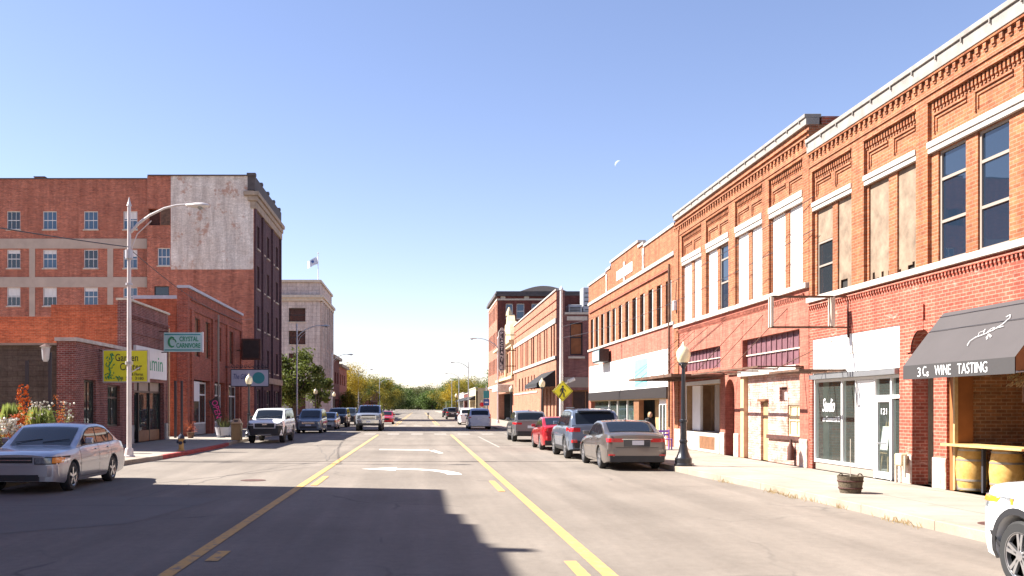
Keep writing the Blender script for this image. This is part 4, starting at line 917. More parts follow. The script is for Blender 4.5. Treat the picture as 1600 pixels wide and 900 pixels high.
MB().box(gx(-120), gx(230), SL - .08, SL + .3, gz(280), gz(278.4)).build('coping', 'cornice_dark', a4)
ch = MB(); ch.box(gx(46), gx(62), SL + 1, SL + 2, gz(282), gz(272.5)); c0 = ch.build('chimney', 'brick_tall', a4); MB().box(gx(45), gx(63), SL + .95, SL + 2.05, gz(272.5), gz(271)).build('cap', 'cornice_dark', c0)
fw = MB(); ye = 92.2; hs = [(78.9 + i * 2.6, 80.2 + i * 2.6, z, z + 1.9, .25) for i in range(5) for z in (4.9, 8.3, 11.6, 14.9)] + [(78.6 + i * 2.7, 80.7 + i * 2.7, .8, 3.3, .3) for i in range(5)]
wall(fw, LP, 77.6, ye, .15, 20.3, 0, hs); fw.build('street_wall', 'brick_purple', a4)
for h in hs: window(a4, LP, *h[:4], -.18, 'frame_taupe', 'glass_dark', .08, bars=(.5,), sill=('stone_trim', .1))
pl = MB()
for y in (77.65, 81.3, 86.6, 91.6): pl.pb(LP, y, y + .5, .16, 18.6, .002, .15)
pl.build('pilaster', 'brick_purple', a4)
cr = MB(); cr.box(XL - .8, XL + .42, 77.2, ye + .2, 18.9, 19.25); cr.box(XL - .5, XL + .28, 77.35, ye + .15, 18.5, 18.9); cr.box(XL - .3, XL + .18, 77.5, ye + .1, 17.9, 18.5); cr.build('cornice', 'cornice_tan', a4, bevel=.05)
y = 77.3; pr = MB()
pr.box(XL - .5, XL + .1, 77.45, ye, 19.36, 20.5)
while y < ye: pr.box(XL - .55, XL + .16, y, y + .5, 20.5, 20.72); y += 3.4
pr.build('parapet', 'cornice_dark', a4)
MB().box(fx(231), XL - .6, 77.45, 77.85, fz(275), fz(273.4)).build('coping', 'cornice_dark', a4)
MB().pb(LP, 77.7, ye, 3.9, 4.4, 0, .25).build('stone_course', 'cornice_tan', a4)
shell(a4, gx(-120), XL - .3, 78.2, ye, 20.0, 19.4, {'*': 'brick_tall'}, sides='BL')
# stone building
a5 = thing('stone_building', 'pale stone four storey office block with deep cornice beyond the street tree', 'building', (XL, 137, .15))
Y5 = 128.8; P5 = PF(Y5); q5 = Y5 / F
mb = MB(); hs = [(x, x + 2.25, z, z + 1.85, .5) for x in (-17.6, -22.4, -27.2) for z in (13.3, 10.25, 7.2)] + [(x, x + 2.25, .8, 4.2, .5) for x in (-17.6, -22.4)]
wall(mb, P5, -36, XL, .15, 18.6, 0, hs); mb.build('side_wall', 'stone_block', a5)
for h in hs: window(a5, P5, *h[:4], -.4, 'frame_dark', 'glass_dark', .12, bars=(.5,), sill=('stone_trim', .1))
mb = MB(); hs = [(130.2 + i * 2.55, 131.6 + i * 2.55, z, z + 2.0, .4) for i in range(6) for z in (13.2, 10.1, 7.0)]
wall(mb, LP, Y5, 146, .15, 18.6, 0, hs); mb.build('street_wall', 'stone_block', a5)
for h in hs: window(a5, LP, *h[:4], -.3, 'frame_dark', 'glass_dark', .1, bars=(.5,))
pl = MB()
for i in range(7): pl.pb(LP, 129.2 + i * 2.55, 130.0 + i * 2.55, 5.2, 16.0, .002, .35)
pl.build('pilaster', 'stone_block', a5)
cr = MB(); cr.box(-36.5, XL + .55, 128.2, 146.3, 16.5, 16.85); cr.box(-36.2, XL + .35, 128.5, 146.2, 16.1, 16.5); cr.box(-36.1, XL + .2, 128.5, 146.2, 18.6, 18.9); cr.box(-36.1, XL + .3, 128.5, 146.2, 4.6, 5.1); cr.build('cornice', 'stone_trim', a5)
MB().box(-35.7, XL - .35, 129.2, 145.8, 18.0, 18.2).build('roof', 'roof_tar', a5)
MB().box(-36, XL - .01, 145.7, 146, .15, 18.59).build('back_wall', 'stone_block', a5)
# far left brick rows
for (ya, yb, h, m, lb) in ((146.1, 160, 9.4, 'brick_far', 'narrow two storey brick shop right beyond the stone office block'), (160.1, 176, 8.6, 'brick_left', 'second brick shop beyond the stone office block'), (222, 262, 5.6, 'brick_far', 'low dark red brick hall behind the yellow trees')):
    t = thing('brick_building', lb, 'building', (XL, (ya + yb) / 2, .15)); mb = MB(); n = int((yb - ya) / 4.4)
    hs = [(ya + 1.2 + i * 4.2, ya + 3.2 + i * 4.2, 5.6, 7.4, .3) for i in range(n)] if h > 7 else []
    hs += [(ya + .8 + i * 4.2, ya + 4.2 + i * 4.2, .6, 3.1, .3) for i in range(n)]
    x_ = XL if ya < 200 else -11.5; P = PL(x_)
    wall(mb, P, ya, yb, .15, h, 0, hs); mb.build('street_wall', m, t)
    for q_ in hs: window(t, P, *q_[:4], -.2, 'frame_dark', 'glass_dark', .1, bars=(.5,))
    cr = MB(); cr.box(x_ - .5, x_ + .5, ya - .2, yb, h, h + .45); cr.build('cornice', 'cornice_tan', t); shell(t, x_ - 16, x_ - .31, ya, yb, h - .02, h - .5, {'*': m}, sides='FBL')
# block out of frame behind the left edge whose shadow lies over the near road
a0 = thing('corner_block', 'tall stone trimmed block just outside the left edge whose stepped roof shades the near road', 'building', (-14, 12, 0))
XO = -13.4; HO = 13.75; YO = 24.5
mb = MB(); mb.box(-40, XO, -4, YO, .15, HO); mb.build('wall', 'brick_tall', a0)
for (ya, yb, h) in ((18.2, 19.6, .20), (16.1, 18.199, .36), (15.4, 15.7, .95), (-4, 15.399, .55)): MB().box(XO - 1.5, XO, ya, yb, HO + .002, HO + h).build('parapet', 'cornice_tan', a0)
MB().box(XO - 1.5, XO, 15.701, 16.099, HO + .002, HO + .45).build('parapet', 'cornice_tan', a0)
# ================================================================ CARS
def interp(p, x): return float(np.interp(x, [a for a, _ in p], [b for _, b in p]))
def smooth_prof(pts, k=3, n=160):
    xs = np.linspace(pts[0][0], pts[-1][0], n); ys = np.interp(xs, [a for a, _ in pts], [b for _, b in pts])
    for _ in range(2):
        pad = np.concatenate([np.full(k, ys[0]), ys, np.full(k, ys[-1])]); ys2 = np.convolve(pad, np.ones(2 * k + 1) / (2 * k + 1), 'valid'); ys = ys2
    return list(zip(xs.tolist(), ys.tolist()))
G = [(0, .925), (.08, .965), (.3, .992), (.55, 1.0), (.72, .992), (.84, .975), (1, .93)]
def make_car(name, label, cat, x, y, rot, sp, group='cars parked along the street', scale=1.0):
    """car in its own frame: front towards -y, wheels on z = 0"""
    root = thing(name, label, cat, (0, 0, 0), group)
    L, W, H, zs = sp['L'], sp['W'], sp['H'], sp.get('zs', .22)
    hl = L / 2; R_ = sp.get('R', .33); wf = -hl + sp.get('foh', .92); wr = hl - sp.get('roh', 1.02)
    body = sp['body']; belt = smooth_prof([(-hl, sp['belt'][0])] + [(-hl + a, b) for a, b in sp['belt'][1]] + [(hl, sp['belt'][2])], 2, 140)
    roof = smooth_prof([(-hl + a, b) for a, b in sp['roof']], sp.get('rs', 3), 140)
    plan = [(0, sp.get('nose', .74)), (.04, .84), (.12, .92), (.30, .97), (.7, 1.0)]
    plan_r = [(0, sp.get('tail', .80)), (.03, .88), (.10, .94), (.25, .975), (.6, 1.0)]
    def w(yy): return W / 2 * min(interp(plan, yy + hl), interp(plan_r, hl - yy))
    def zb(yy): return interp(belt, yy)
    def g(z, yy):
        t = (z - zs) / max(.05, zb(yy) - zs); return interp(G, min(1, max(0, t)))
    def sx(z, yy): return w(yy) * g(z, yy)
    Ra = R_ * 1.16
    ys = sorted(set([round(v, 4) for v in list(np.linspace(-hl, -hl + .35, 9)) + list(np.linspace(hl - .3, hl, 8)) + list(np.linspace(-hl + .35, hl - .3, 34)) +
                [c + Ra * math.cos(a) for c in (wf, wr) for a in np.linspace(0, math.pi, 15)] + [c + s * (Ra + .002) for c in (wf, wr) for s in (-1, 1)]]))
    rows = []
    for yy in ys:
        z0 = zs + (.06 * max(0, 1 - (yy + hl) / .5) + .08 * max(0, 1 - (hl - yy) / .5))
        for c in (wf, wr):
            dd = Ra ** 2 - (yy - c) ** 2
            if dd > 0: z0 = max(z0, R_ + math.sqrt(dd) * 1.0)
        b = zb(yy); z0 = min(z0, b - .05); pr = []
        for t in (0, .1, .25, .45, .62, .76, .88, .96, 1.0):
            z = z0 + (b - z0) * t; pr.append((sx(z, yy), yy, z))
        wt = pr[-1][0]; crown = sp.get('crown', .05)
        pr += [(wt * .93, yy, b + crown * .35), (wt * .6, yy, b + crown * .8), (0, yy, b + crown)]
        full = [(0, yy, z0)] + pr
        rows.append([(-a, b_, c_) for a, b_, c_ in full[::-1]][:-1] + full)
    m = MB(); m.grid(rows); m.add(rows[0], [tuple(range(len(rows[0])))]); m.add(rows[-1], [tuple(range(len(rows[-1])))])
    bd = m.build('body', body, root, smooth=32, keep=True)
    # cabin
    cz = sp.get('cabin_w', .905); tum = sp.get('tumble', .20)
    r0, r1 = roof[0][0], roof[-1][0]
    def cx(z, yy): return min(w(yy) * .93, W / 2 * cz) - tum * max(0, z - zb(yy)) - .10 * max(0, z - zb(yy)) ** 2
    rows = []
    for yy in np.linspace(r0, r1, 60):
        zt = max(interp(roof, yy), zb(yy) + .01); b = zb(yy) - .02; h = zt - b
        pr = [(cx(b + .02, yy), yy, b)] + [(cx(b + h * t, yy), yy, b + h * t) for t in (.3, .6, .86)] + [(cx(b + h * .95, yy) - .02, yy, b + h * .955), (cx(zt, yy) * .86, yy, zt - .012), (cx(zt, yy) * .5, yy, zt + .006), (0, yy, zt + .014)]
        rows.append([(-a, b_, c_) for a, b_, c_ in pr[::-1]][:-1] + pr)
    m = MB(); m.grid(rows); m.add(rows[0], [tuple(range(len(rows[0])))]); m.add(rows[-1], [tuple(range(len(rows[-1])))]); m.build('roof', sp.get('roofmat', body), root, smooth=32, keep=True)
    def roofz(xf, yy):
        zt = interp(roof, yy); return zt - .012 * xf * xf + .014 * (1 - xf) + .0
    def screen(nm, a, b, mat, sgn, f=.83):
        a -= hl; b -= hl; rows = []
        for i in range(9):
            yy = a + (b - a) * i / 8; zt = interp(roof, yy); q = f * (.94 + .06 * i / 8 if sgn < 0 else 1 - .06 * i / 8); rows.append([(s * cx(zt, yy) * q / .86 * .9, yy + sgn * .008, zt + .010 - .024 * abs(s) ** 3 + .012) for s in np.linspace(-1, 1, 11)])
        m = MB(); m.grid(rows); m.build(nm, mat, root, smooth=True, keep=True)
    gm = sp.get('glass', 'car_glass')
    screen('windshield', sp['ws'][0], sp['ws'][1], gm, -1); 
    if sp.get('rw'): screen('rear_window', sp['rw'][0], sp['rw'][1], sp.get('rglass', 'car_glass'), 1)
    for side in (-1, 1):
        a0_, b0_ = sp['side'][0] - hl, sp['side'][-1] - hl
        def strip(a, b, top, bot, off):
            up_ = []; dn = []
            for i in range(17):
                yy = a + (b - a) * i / 16; zt = min(interp(roof, yy) - top, zb(yy) + sp.get('winh', 9)); zl = zb(yy) + bot; zt = max(zt, zl + .002)
                dn.append((side * (cx(zl, yy) + off), yy, zl)); up_.append((side * (cx((zl + zt) / 2, yy) + off), yy, (zl + zt) / 2))
            top_ = [(side * (cx(max(min(interp(roof, p[1]) - top, zb(p[1]) + sp.get('winh', 9)), zb(p[1]) + bot + .002), p[1]) + off), p[1], max(min(interp(roof, p[1]) - top, zb(p[1]) + sp.get('winh', 9)), zb(p[1]) + bot + .002)) for p in dn]
            return [dn, up_, top_]
        m = MB(); m.grid(strip(a0_ - .06, b0_ + .06, .075, .012, .004)); m.build('window_surround', 'plastic_black', root, keep=True)
        for a, b in zip(sp['side'], sp['side'][1:]):
            m = MB(); m.grid(strip(a - hl + .03, b - hl - .03, .10, .035, .010)); m.build('side_window', 'car_glass', root, smooth=True, keep=True)
        def side_patch(mbx, a, b, z0, z1, off=.004, nz=3):
            rs = []
            for k in range(nz): z = z0 + (z1 - z0) * k / (nz - 1); rs.append([(side * (sx(z, yy) + off), yy, z) for yy in np.linspace(a, b, 14)])
            mbx.grid(rs)
        sm_ = MB()
        for d in sp['doors']: side_patch(sm_, d - hl - .006, d - hl + .006, zs + .08, zb(d - hl) - .01, .003, 9)
        side_patch(sm_, sp['doors'][0] - hl, sp['doors'][-1] - hl, zs + .075, zs + .085)
        sm_.build('door_seam', 'plastic_black', root, keep=True)
        m = MB(); side_patch(m, wr - .10, wr + .06, zb(wr) - .16, zb(wr) - .155, .004); side_patch(m, wf + Ra + .02, sp['doors'][0] - hl, zb(wf) - .05, zb(wf) - .042, .004); m.build('panel_gap', 'plastic_black', root, keep=True)
        for d in sp['doors'][1:]:
            yy = d - hl - .16; z = zb(yy) - .10; m = MB(); m.box(side * (sx(z, yy) - .005), side * (sx(z, yy) + .03), yy - .09, yy + .09, z - .014, z + .014); m.build('door_handle', sp.get('handle', body), root, bevel=.008, keep=True)
        if sp.get('strip'): m = MB(); side_patch(m, wf + Ra + .03, wr - Ra - .03, sp['strip'] - .03, sp['strip'] + .02, .012); m.build('side_moulding', body, root, keep=True)
        if sp.get('clad'):
            m = MB(); side_patch(m, wf + Ra + .02, wr - Ra - .02, zs - .01, zs + .14, .012)
            for c in (wf, wr):
                rs = []
                for k in (0, 1): rs.append([(side * (sx(min(zb(c + (Ra - .01 + .07 * k) * math.cos(a)) - .02, R_ + (Ra - .01 + .07 * k) * math.sin(a)), c + (Ra + .07 * k) * math.cos(a)) + .012), c + (Ra - .01 + .07 * k) * math.cos(a), R_ + (Ra - .01 + .07 * k) * math.sin(a)) for a in np.linspace(-.2, math.pi + .2, 20)])
                m.grid(rs)
            m.build('wheel_arch_trim', 'plastic_black', root, keep=True)
        # mirror
        my = sp['side'][0] - hl + .12; mz = zb(my) + .08; m = MB(); m.obox((side * (cx(mz, my) + .13), my, mz + .03), (.18, .09, .13)); mi = m.build('mirror', sp.get('mirror', body), root, bevel=.03, keep=True)
        m = MB(); m.box(side * cx(mz, my), side * (cx(mz, my) + .08), my - .02, my + .02, mz - .03, mz); m.build('bracket', 'plastic_black', mi, keep=True)
    # inner wheel wells
    m = MB()
    m.box(-W * .36, W * .36, -hl + .3, hl - .3, zs + .03, zs + .28); m.build('underbody', 'plastic_black', root, keep=True)
    # wheels
    tw = sp.get('tw', .21)
    for c in (wf, wr):
        for side in (-1, 1):
            xo = side * (W / 2 - .025); xi = xo - side * tw
            prof = [(R_ * .62, 0), (R_ * .90, 0), (R_ * .985, .03), (R_, .06), (R_, tw - .06), (R_ * .985, tw - .03), (R_ * .9, tw), (R_ * .62, tw)]
            whl = bpy.data.objects.new('wheel', None); COL.objects.link(whl); whl.parent = root; whl.location = (0, 0, 0); ORG[whl.name] = Vector((0, 0, 0)); whl.empty_display_size = .2
            m = MB(); m.lathe([(r, side * (h - tw)) for r, h in prof], (xo, c, R_), 28, 'X', caps=False); m.build('tyre', 'tyre', whl, smooth=True, keep=True)
            m = MB(); m.lathe([(R_ * .3, -side * .05), (R_ * .64, -side * .05)], (xo, c, R_), 24, 'X'); 
            m.cur = 1
            m.lathe([(R_ * .60, -side * .05), (R_ * .60, -side * .008), (R_ * .655, side * .002), (R_ * .655, -side * .05)], (xo, c, R_), 28, 'X', caps=False); m.lathe([(.02, side * .004), (R_ * .15, side * .0), (R_ * .17, -side * .04)], (xo, c, R_), 14, 'X')
            ns = sp.get('spokes', 5)
            for k in range(ns):
                a = 2 * math.pi * k / ns + .3; ln = R_ * .52
                for da in ((-.16, .16) if sp.get('twin') else (0,)):
                    m.obox((xo - side * .018, c + math.cos(a + da) * (R_ * .1 + ln / 2), R_ + math.sin(a + da) * (R_ * .1 + ln / 2)), (.03, ln, R_ * (.10 if sp.get('twin') else .17)), (a + da, 0, 0))
            m.build('rim', ['rim_dark', sp.get('rim', 'rim_silver')], whl, smooth=30, keep=True)
    # bonnet edge gaps and wipers
    m = MB(); a_ = -hl + .28; b_ = sp['ws'][0] - hl - .05
    for sgn in (-1, 1): m.grid([[(sgn * w(yy) * (.80 + q), yy, zb(yy) + sp.get('crown', .05) * .56 + .006) for yy in np.linspace(a_, b_, 12)] for q in (0, .012)])
    m.build('bonnet_gap', 'plastic_black', root, keep=True)
    m = MB(); yw = sp['ws'][0] - hl + .06
    for sgn in (0, 1): m.tube([(-.55 + sgn * .6, yw - .02, interp(roof, yw) + .03), (.0 + sgn * .6, yw + .10, interp(roof, yw + .10) + .035)], .009, 5)
    m.build('wiper', 'plastic_black', root, keep=True)
    # end patches
    def endy(end, xx, z):
        if end < 0:
            f = abs(xx) / (W / 2 * max(.2, g(z, -hl + .3))); d = float(np.interp(f, [p[1] for p in plan], [p[0] for p in plan])) if f > plan[0][1] else 0
            for yy in np.linspace(-hl, -hl + .8, 33):
                if zb(yy) + .0 >= z: break
            return max(-hl + d, yy) - .010
        f = abs(xx) / (W / 2 * max(.2, g(z, hl - .3))); d = float(np.interp(f, [p[1] for p in plan_r], [p[0] for p in plan_r])) if f > plan_r[0][1] else 0
        for yy in np.linspace(hl, hl - .8, 33):
            if zb(yy) >= z: break
        return min(hl - d, yy) + .010
    for (nm, end, x0, x1, z0, z1, mt, mir, *ex) in sp['ends']:
        off = ex[0] if ex else 0
        for sgn in ((1, -1) if mir else (1,)):
            rs = []; back = []
            sl = ex[1] if len(ex) > 1 else 0
            for k in range(5):
                rs.append([]); 
                for i in range(11):
                    xx = x0 + (x1 - x0) * i / 10; z = z0 + (z1 - z0) * k / 4 + sl * (i / 10) * (1 - k / 4 * .3); rs[-1].append((sgn * xx, endy(end, xx, z) + end * off, z))
            m = MB(); m.grid(rs)
            ring = rs[0] + [r[-1] for r in rs[1:]] + rs[-1][::-1][1:] + [r[0] for r in rs[::-1][1:-1]]
            rb = [(p[0], p[1] - end * (.03 + off), p[2]) for p in ring]; nn = len(ring)
            m.add(ring + rb, [(i, (i + 1) % nn, nn + (i + 1) % nn, nn + i) for i in range(nn)])
            m.build(nm, mt, root, smooth=30, keep=True)
    for (nm, x0, x1, ya, yb_, z0, z1, mt, *bv) in sp.get('boxes', []):
        m = MB(); m.box(x0, x1, ya - hl, yb_ - hl, z0, z1); m.build(nm, mt, root, bevel=bv[0] if bv else .02, keep=True)
    root.location = (x, y, 0); root.rotation_euler = (0, 0, rot); root.scale = (scale,) * 3
    return root
pl_ = 'plastic_black'
SEDAN_OLD = dict(L=4.68, W=1.80, H=1.42, zs=.20, R=.315, foh=.92, roh=1.12, body='paint_silver', glass='car_glass_clear',
    belt=(.74, [(.05, .79), (.25, .83), (.7, .87), (1.3, .91), (1.8, .94), (3.4, .96), (3.9, .98), (4.3, .96), (4.6, .86)], .74),
    roof=[(1.05, .86), (1.25, .93), (1.95, 1.34), (2.25, 1.415), (2.9, 1.425), (3.4, 1.36), (4.05, 1.02), (4.15, .97)], ws=(1.30, 1.96), rw=(3.45, 4.0),
    side=[1.62, 2.55, 3.38, 3.75], doors=[1.35, 2.55, 3.40], nose=.70, strip=.56, spokes=5, rim='rim_silver', crown=.05,
    ends=[('headlight_bezel', -1, .40, .885, .61, .77, pl_, 1, .001), ('headlight', -1, .42, .745, .63, .75, 'lamp_clear', 1, .010), ('turn_signal', -1, .755, .87, .635, .75, 'lamp_amber', 1, .012), ('grille', -1, -.36, .36, .64, .76, pl_, 0, .004), ('grille_bar', -1, -.35, .35, .69, .71, 'chrome', 0, .014),
          ('bumper', -1, -.84, .84, .36, .595, 'paint_silver', 0, .035), ('lower_grille', -1, -.50, .50, .27, .40, pl_, 0, .04), ('taillight', 1, .45, .84, .62, .76, 'lamp_red', 1, .004), ('rear_bumper', 1, -.84, .84, .34, .56, 'paint_silver', 0, .03)])
make_car('sedan', 'silver four door sedan parked half in shade at the left edge of the photo', 'car', -8.58, 22.75, 0, SEDAN_OLD, scale=1.03)
CAMRY = dict(L=4.88, W=1.84, H=1.445, zs=.20, R=.335, foh=.95, roh=1.10, body='paint_tan', twin=1,
    belt=(.62, [(.1, .72), (.8, .84), (1.4, .92), (3.5, 1.0), (4.0, 1.04), (4.5, 1.06), (4.78, 1.05)], .96),
    roof=[(1.15, .88), (1.4, .97), (2.1, 1.37), (2.5, 1.44), (3.0, 1.445), (3.5, 1.40), (4.25, 1.10), (4.4, 1.06)], ws=(1.45, 2.1), rw=(3.52, 4.22), rglass='car_glass',
    side=[1.7, 2.65, 3.6, 4.0], doors=[1.5, 2.65, 3.6], tail=.78,
    ends=[('taillight', 1, .40, .86, .83, .94, 'lamp_red', 1, .006), ('trunk_seam', 1, -.62, .62, .665, .68, pl_, 0, .003), ('licence_plate', 1, -.20, .14, .75, .88, 'plate', 0, .01), ('plate_recess', 1, -.38, .38, .70, .93, 'paint_dark', 0, .002), ('trunk_trim', 1, -.44, .44, .905, .925, 'chrome', 0, .012), ('rear_bumper', 1, -.86, .86, .42, .62, 'paint_tan', 0, .03), ('diffuser', 1, -.78, .78, .26, .44, pl_, 0, .034), ('reflector', 1, .64, .82, .44, .48, 'lamp_red', 1, .04), ('spoiler', 1, -.76, .76, 1.0, 1.035, 'paint_tan', 0, .03)],
    boxes=[('exhaust', .45, .62, 4.75, 4.90, .26, .31, 'chrome'), ('antenna_fin', -.025, .025, 3.2, 3.4, 1.44, 1.50, 'paint_tan')])
make_car('sedan', 'taupe sedan with red tail lights parked nearest on the right', 'car', 6.29, 30.25, math.pi, CAMRY)
JEEP = dict(L=4.82, W=1.94, H=1.80, zs=.30, R=.39, foh=.92, roh=1.0, body='paint_bluegrey', clad=1, tw=.25, tumble=.16,
    belt=(.92, [(.1, 1.02), (.9, 1.10), (1.4, 1.14), (4.5, 1.18)], 1.14),
    roof=[(1.2, 1.12), (1.45, 1.18), (2.1, 1.68), (2.5, 1.77), (3.6, 1.79), (4.35, 1.74), (4.55, 1.62), (4.74, 1.16)], ws=(1.5, 2.1), rw=(4.5, 4.72), side=[1.75, 2.7, 3.6, 4.3], doors=[1.5, 2.7, 3.65], tail=.86, rs=2,
    ends=[('taillight', 1, .55, .95, .98, 1.12, 'lamp_red', 1, .012), ('licence_plate', 1, -.18, .18, .82, .96, 'plate', 0, .012), ('rear_bumper', 1, -.93, .93, .42, .66, 'plastic_black', 0, .04), ('tailgate_trim', 1, -.5, .5, .99, 1.03, 'chrome', 0, .008), ('reflector', 1, .66, .86, .60, .70, 'lamp_red', 1, .05)],
    boxes=[('roof_rail', -.68, -.64, 2.3, 4.2, 1.80, 1.84, pl_), ('roof_rail', .64, .68, 2.3, 4.2, 1.80, 1.84, pl_), ('spoiler', -.62, .62, 4.4, 4.62, 1.70, 1.75, 'paint_bluegrey')])
make_car('suv', 'blue grey sport utility vehicle with black rear glass parked between the taupe and red sedans', 'suv', 6.16, 36.0, math.pi, JEEP)
RED = dict(CAMRY, body='paint_red', W=1.80, L=4.6, twin=0, belt=(.62, [(.1, .72), (.8, .84), (1.3, .90), (3.3, .98), (3.8, 1.02), (4.3, 1.03), (4.5, 1.02)], .94), roof=[(1.1, .86), (1.3, .94), (2.0, 1.35), (2.4, 1.42), (2.8, 1.43), (3.3, 1.38), (4.0, 1.08), (4.15, 1.03)], ws=(1.35, 2.0), rw=(3.32, 3.98), side=[1.6, 2.5, 3.4, 3.8], doors=[1.4, 2.5, 3.4], boxes=[])
RED['ends'] = [e if e[6] != 'paint_tan' else e[:6] + ('paint_red',) + e[7:] for e in CAMRY['ends']]
make_car('sedan', 'red sedan parked between the blue grey and dark grey utility vehicles', 'car', 6.05, 42.7, math.pi, RED)
CX5 = dict(JEEP, body='paint_grey', W=1.86, L=4.58, H=1.68, R=.36, belt=(.86, [(.1, .95), (.9, 1.03), (1.4, 1.07), (4.2, 1.14)], 1.08), roof=[(1.15, 1.05), (1.35, 1.1), (2.0, 1.56), (2.4, 1.65), (3.3, 1.67), (4.0, 1.60), (4.2, 1.5), (4.42, 1.12)], ws=(1.4, 2.0), rw=(4.14, 4.4), side=[1.65, 2.55, 3.4, 3.95], doors=[1.4, 2.55, 3.45], boxes=[('antenna_fin', -.025, .025, 3.4, 3.6, 1.66, 1.72, 'paint_grey')])
CX5['ends'] = [('taillight', 1, .48, .92, .93, 1.03, 'lamp_red', 1, .012), ('licence_plate', 1, -.18, .18, .74, .88, 'plate', 0, .012), ('rear_bumper', 1, -.88, .88, .36, .58, 'plastic_black', 0, .04)]
make_car('suv', 'dark grey crossover parked farthest back of the four cars before the side street', 'suv', 5.85, 52.8, math.pi, CX5)
VAN = dict(JEEP, body='paint_van', W=1.95, L=5.1, H=1.75, clad=0, R=.34, zs=.2, belt=(.8, [(.1, .88), (.8, .98), (1.2, 1.02), (4.8, 1.1)], 1.05), roof=[(.95, 1.0), (1.1, 1.05), (2.0, 1.6), (2.5, 1.72), (4.2, 1.75), (4.75, 1.68), (5.0, 1.1)], ws=(1.15, 2.0), rw=(4.8, 4.98), side=[1.6, 2.7, 3.8, 4.7], doors=[1.4, 2.7, 3.8], boxes=[])
VAN['ends'] = [('taillight', 1, .72, .95, .95, 1.25, 'lamp_red', 1, .02), ('licence_plate', 1, -.2, .2, .80, .94, 'plate', 0, .01), ('rear_bumper', 1, -.92, .92, .3, .6, 'paint_van', 0, .04)]
make_car('minivan', 'pale blue silver minivan with red tail lights at the far side of the side street', 'minivan', 4.95, 81.6, math.pi, VAN)
WSUV = dict(VAN, body='paint_white'); WSUV['ends'] = [e if e[6] != 'paint_van' else e[:6] + ('paint_white',) + e[7:] for e in VAN['ends']]
make_car('suv', 'white utility vehicle parked just beyond the pale minivan on the right', 'suv', 5.0, 101, math.pi, WSUV)
DK = dict(JEEP, body='paint_dark'); 
make_car('suv', 'distant black utility vehicle parked beyond the tall block on the right', 'suv', 4.9, 146, math.pi, DK)
# bottom right white crossover: only its front left corner is in the frame
WC = dict(L=4.55, W=1.86, H=1.66, zs=.26, R=.36, foh=.79, roh=.95, body='paint_white', clad=1, tw=.23, twin=1, spokes=5, tumble=.16, rs=2,
    belt=(.88, [(.06, .97), (.3, 1.04), (.9, 1.09), (1.4, 1.08), (4.2, 1.14)], 1.08), roof=[(1.15, 1.05), (1.35, 1.1), (2.0, 1.52), (2.4, 1.62), (3.3, 1.65), (4.0, 1.58), (4.2, 1.48), (4.4, 1.1)], ws=(1.4, 2.0), rw=(4.14, 4.36), side=[1.6, 2.5, 3.4, 3.95], doors=[1.4, 2.5, 3.45],
    ends=[('headlight', -1, .42, .915, .80, .93, 'lamp_clear', 1, .01), ('turn_signal', -1, .84, .922, .86, .92, 'lamp_amber', 1, .016), ('grille', -1, -.40, .40, .60, .86, pl_, 0, .01), ('bumper', -1, -.90, .90, .38, .56, pl_, 0, .04), ('taillight', 1, .5, .9, .9, 1.05, 'lamp_red', 1, .01)])
make_car('suv', 'white crossover cut off by the right edge with black wheel arch and alloy wheel', 'suv', 6.90, 8.12, math.pi - .0, WC)
# left side row
PICK = dict(L=5.3, W=1.90, H=1.80, zs=.36, R=.39, foh=.92, roh=1.3, body='paint_white', clad=1, tw=.26, tumble=.17, mirror=pl_, rim='rim_dark', rs=2,
    belt=(.95, [(.05, 1.06), (.25, 1.13), (1.1, 1.20), (5.2, 1.24)], 1.22), roof=[(1.2, 1.16), (1.35, 1.22), (1.95, 1.68), (2.3, 1.77), (5.0, 1.80), (5.2, 1.74), (5.28, 1.26)], ws=(1.38, 1.98), rw=(5.22, 5.27),
    side=[1.65, 2.5, 3.35, 4.95], doors=[1.4, 2.5, 3.4],
    ends=[('headlight', -1, .58, .90, .93, 1.07, 'lamp_clear', 1, .01), ('grille', -1, -.50, .50, .80, 1.06, pl_, 0, .02), ('grille_badge', -1, -.12, .12, .93, .99, 'chrome', 0, .03), ('bumper', -1, -.90, .90, .42, .76, pl_, 0, .06), ('corner_trim', -1, .56, .90, .70, .90, pl_, 1, .02), ('skid_plate', -1, -.35, .35, .40, .48, 'paint_grey', 0, .08), ('taillight', 1, .7, .9, .9, 1.2, 'lamp_red', 1, .01)])
make_car('pickup_truck', 'white pickup with topper and black grille parked by the globe lamp on the left', 'pickup truck', -7.92, 51.6, 0, PICK)
MV = dict(VAN, body='paint_slate', roofmat='paint_slate', L=4.9, W=1.88)
MV['ends'] = [('headlight', -1, .55, .90, .72, .86, 'lamp_clear', 1, .01), ('grille', -1, -.45, .45, .66, .84, 'chrome', 0, .01), ('lower_grille', -1, -.6, .6, .34, .50, pl_, 0, .02), ('licence_plate', -1, -.2, .2, .52, .62, 'plate', 0, .03)]
make_car('minivan', 'slate blue vehicle with chrome grille facing the camera behind the white pickup', 'minivan', -7.85, 69.9, 0, MV)
S2_ = dict(SEDAN_OLD, glass='car_glass')
make_car('sedan', 'small silver sedan parked behind the slate blue vehicle on the left', 'car', -7.7, 80.5, 0, S2_)
PD = dict(PICK, body='paint_dark', mirror='paint_dark')
make_car('pickup_truck', 'dark blue truck parked behind the small silver sedan on the left', 'pickup truck', -7.55, 89.5, 0, PD)
make_car('suv', 'black utility vehicle last in the row parked on the left', 'suv', -7.5, 101, 0, dict(JEEP, body='paint_dark', ends=[('headlight', -1, .5, .9, .9, 1.02, 'lamp_clear', 1, .01), ('grille', -1, -.45, .45, .78, .98, 'chrome', 0, .01)]))
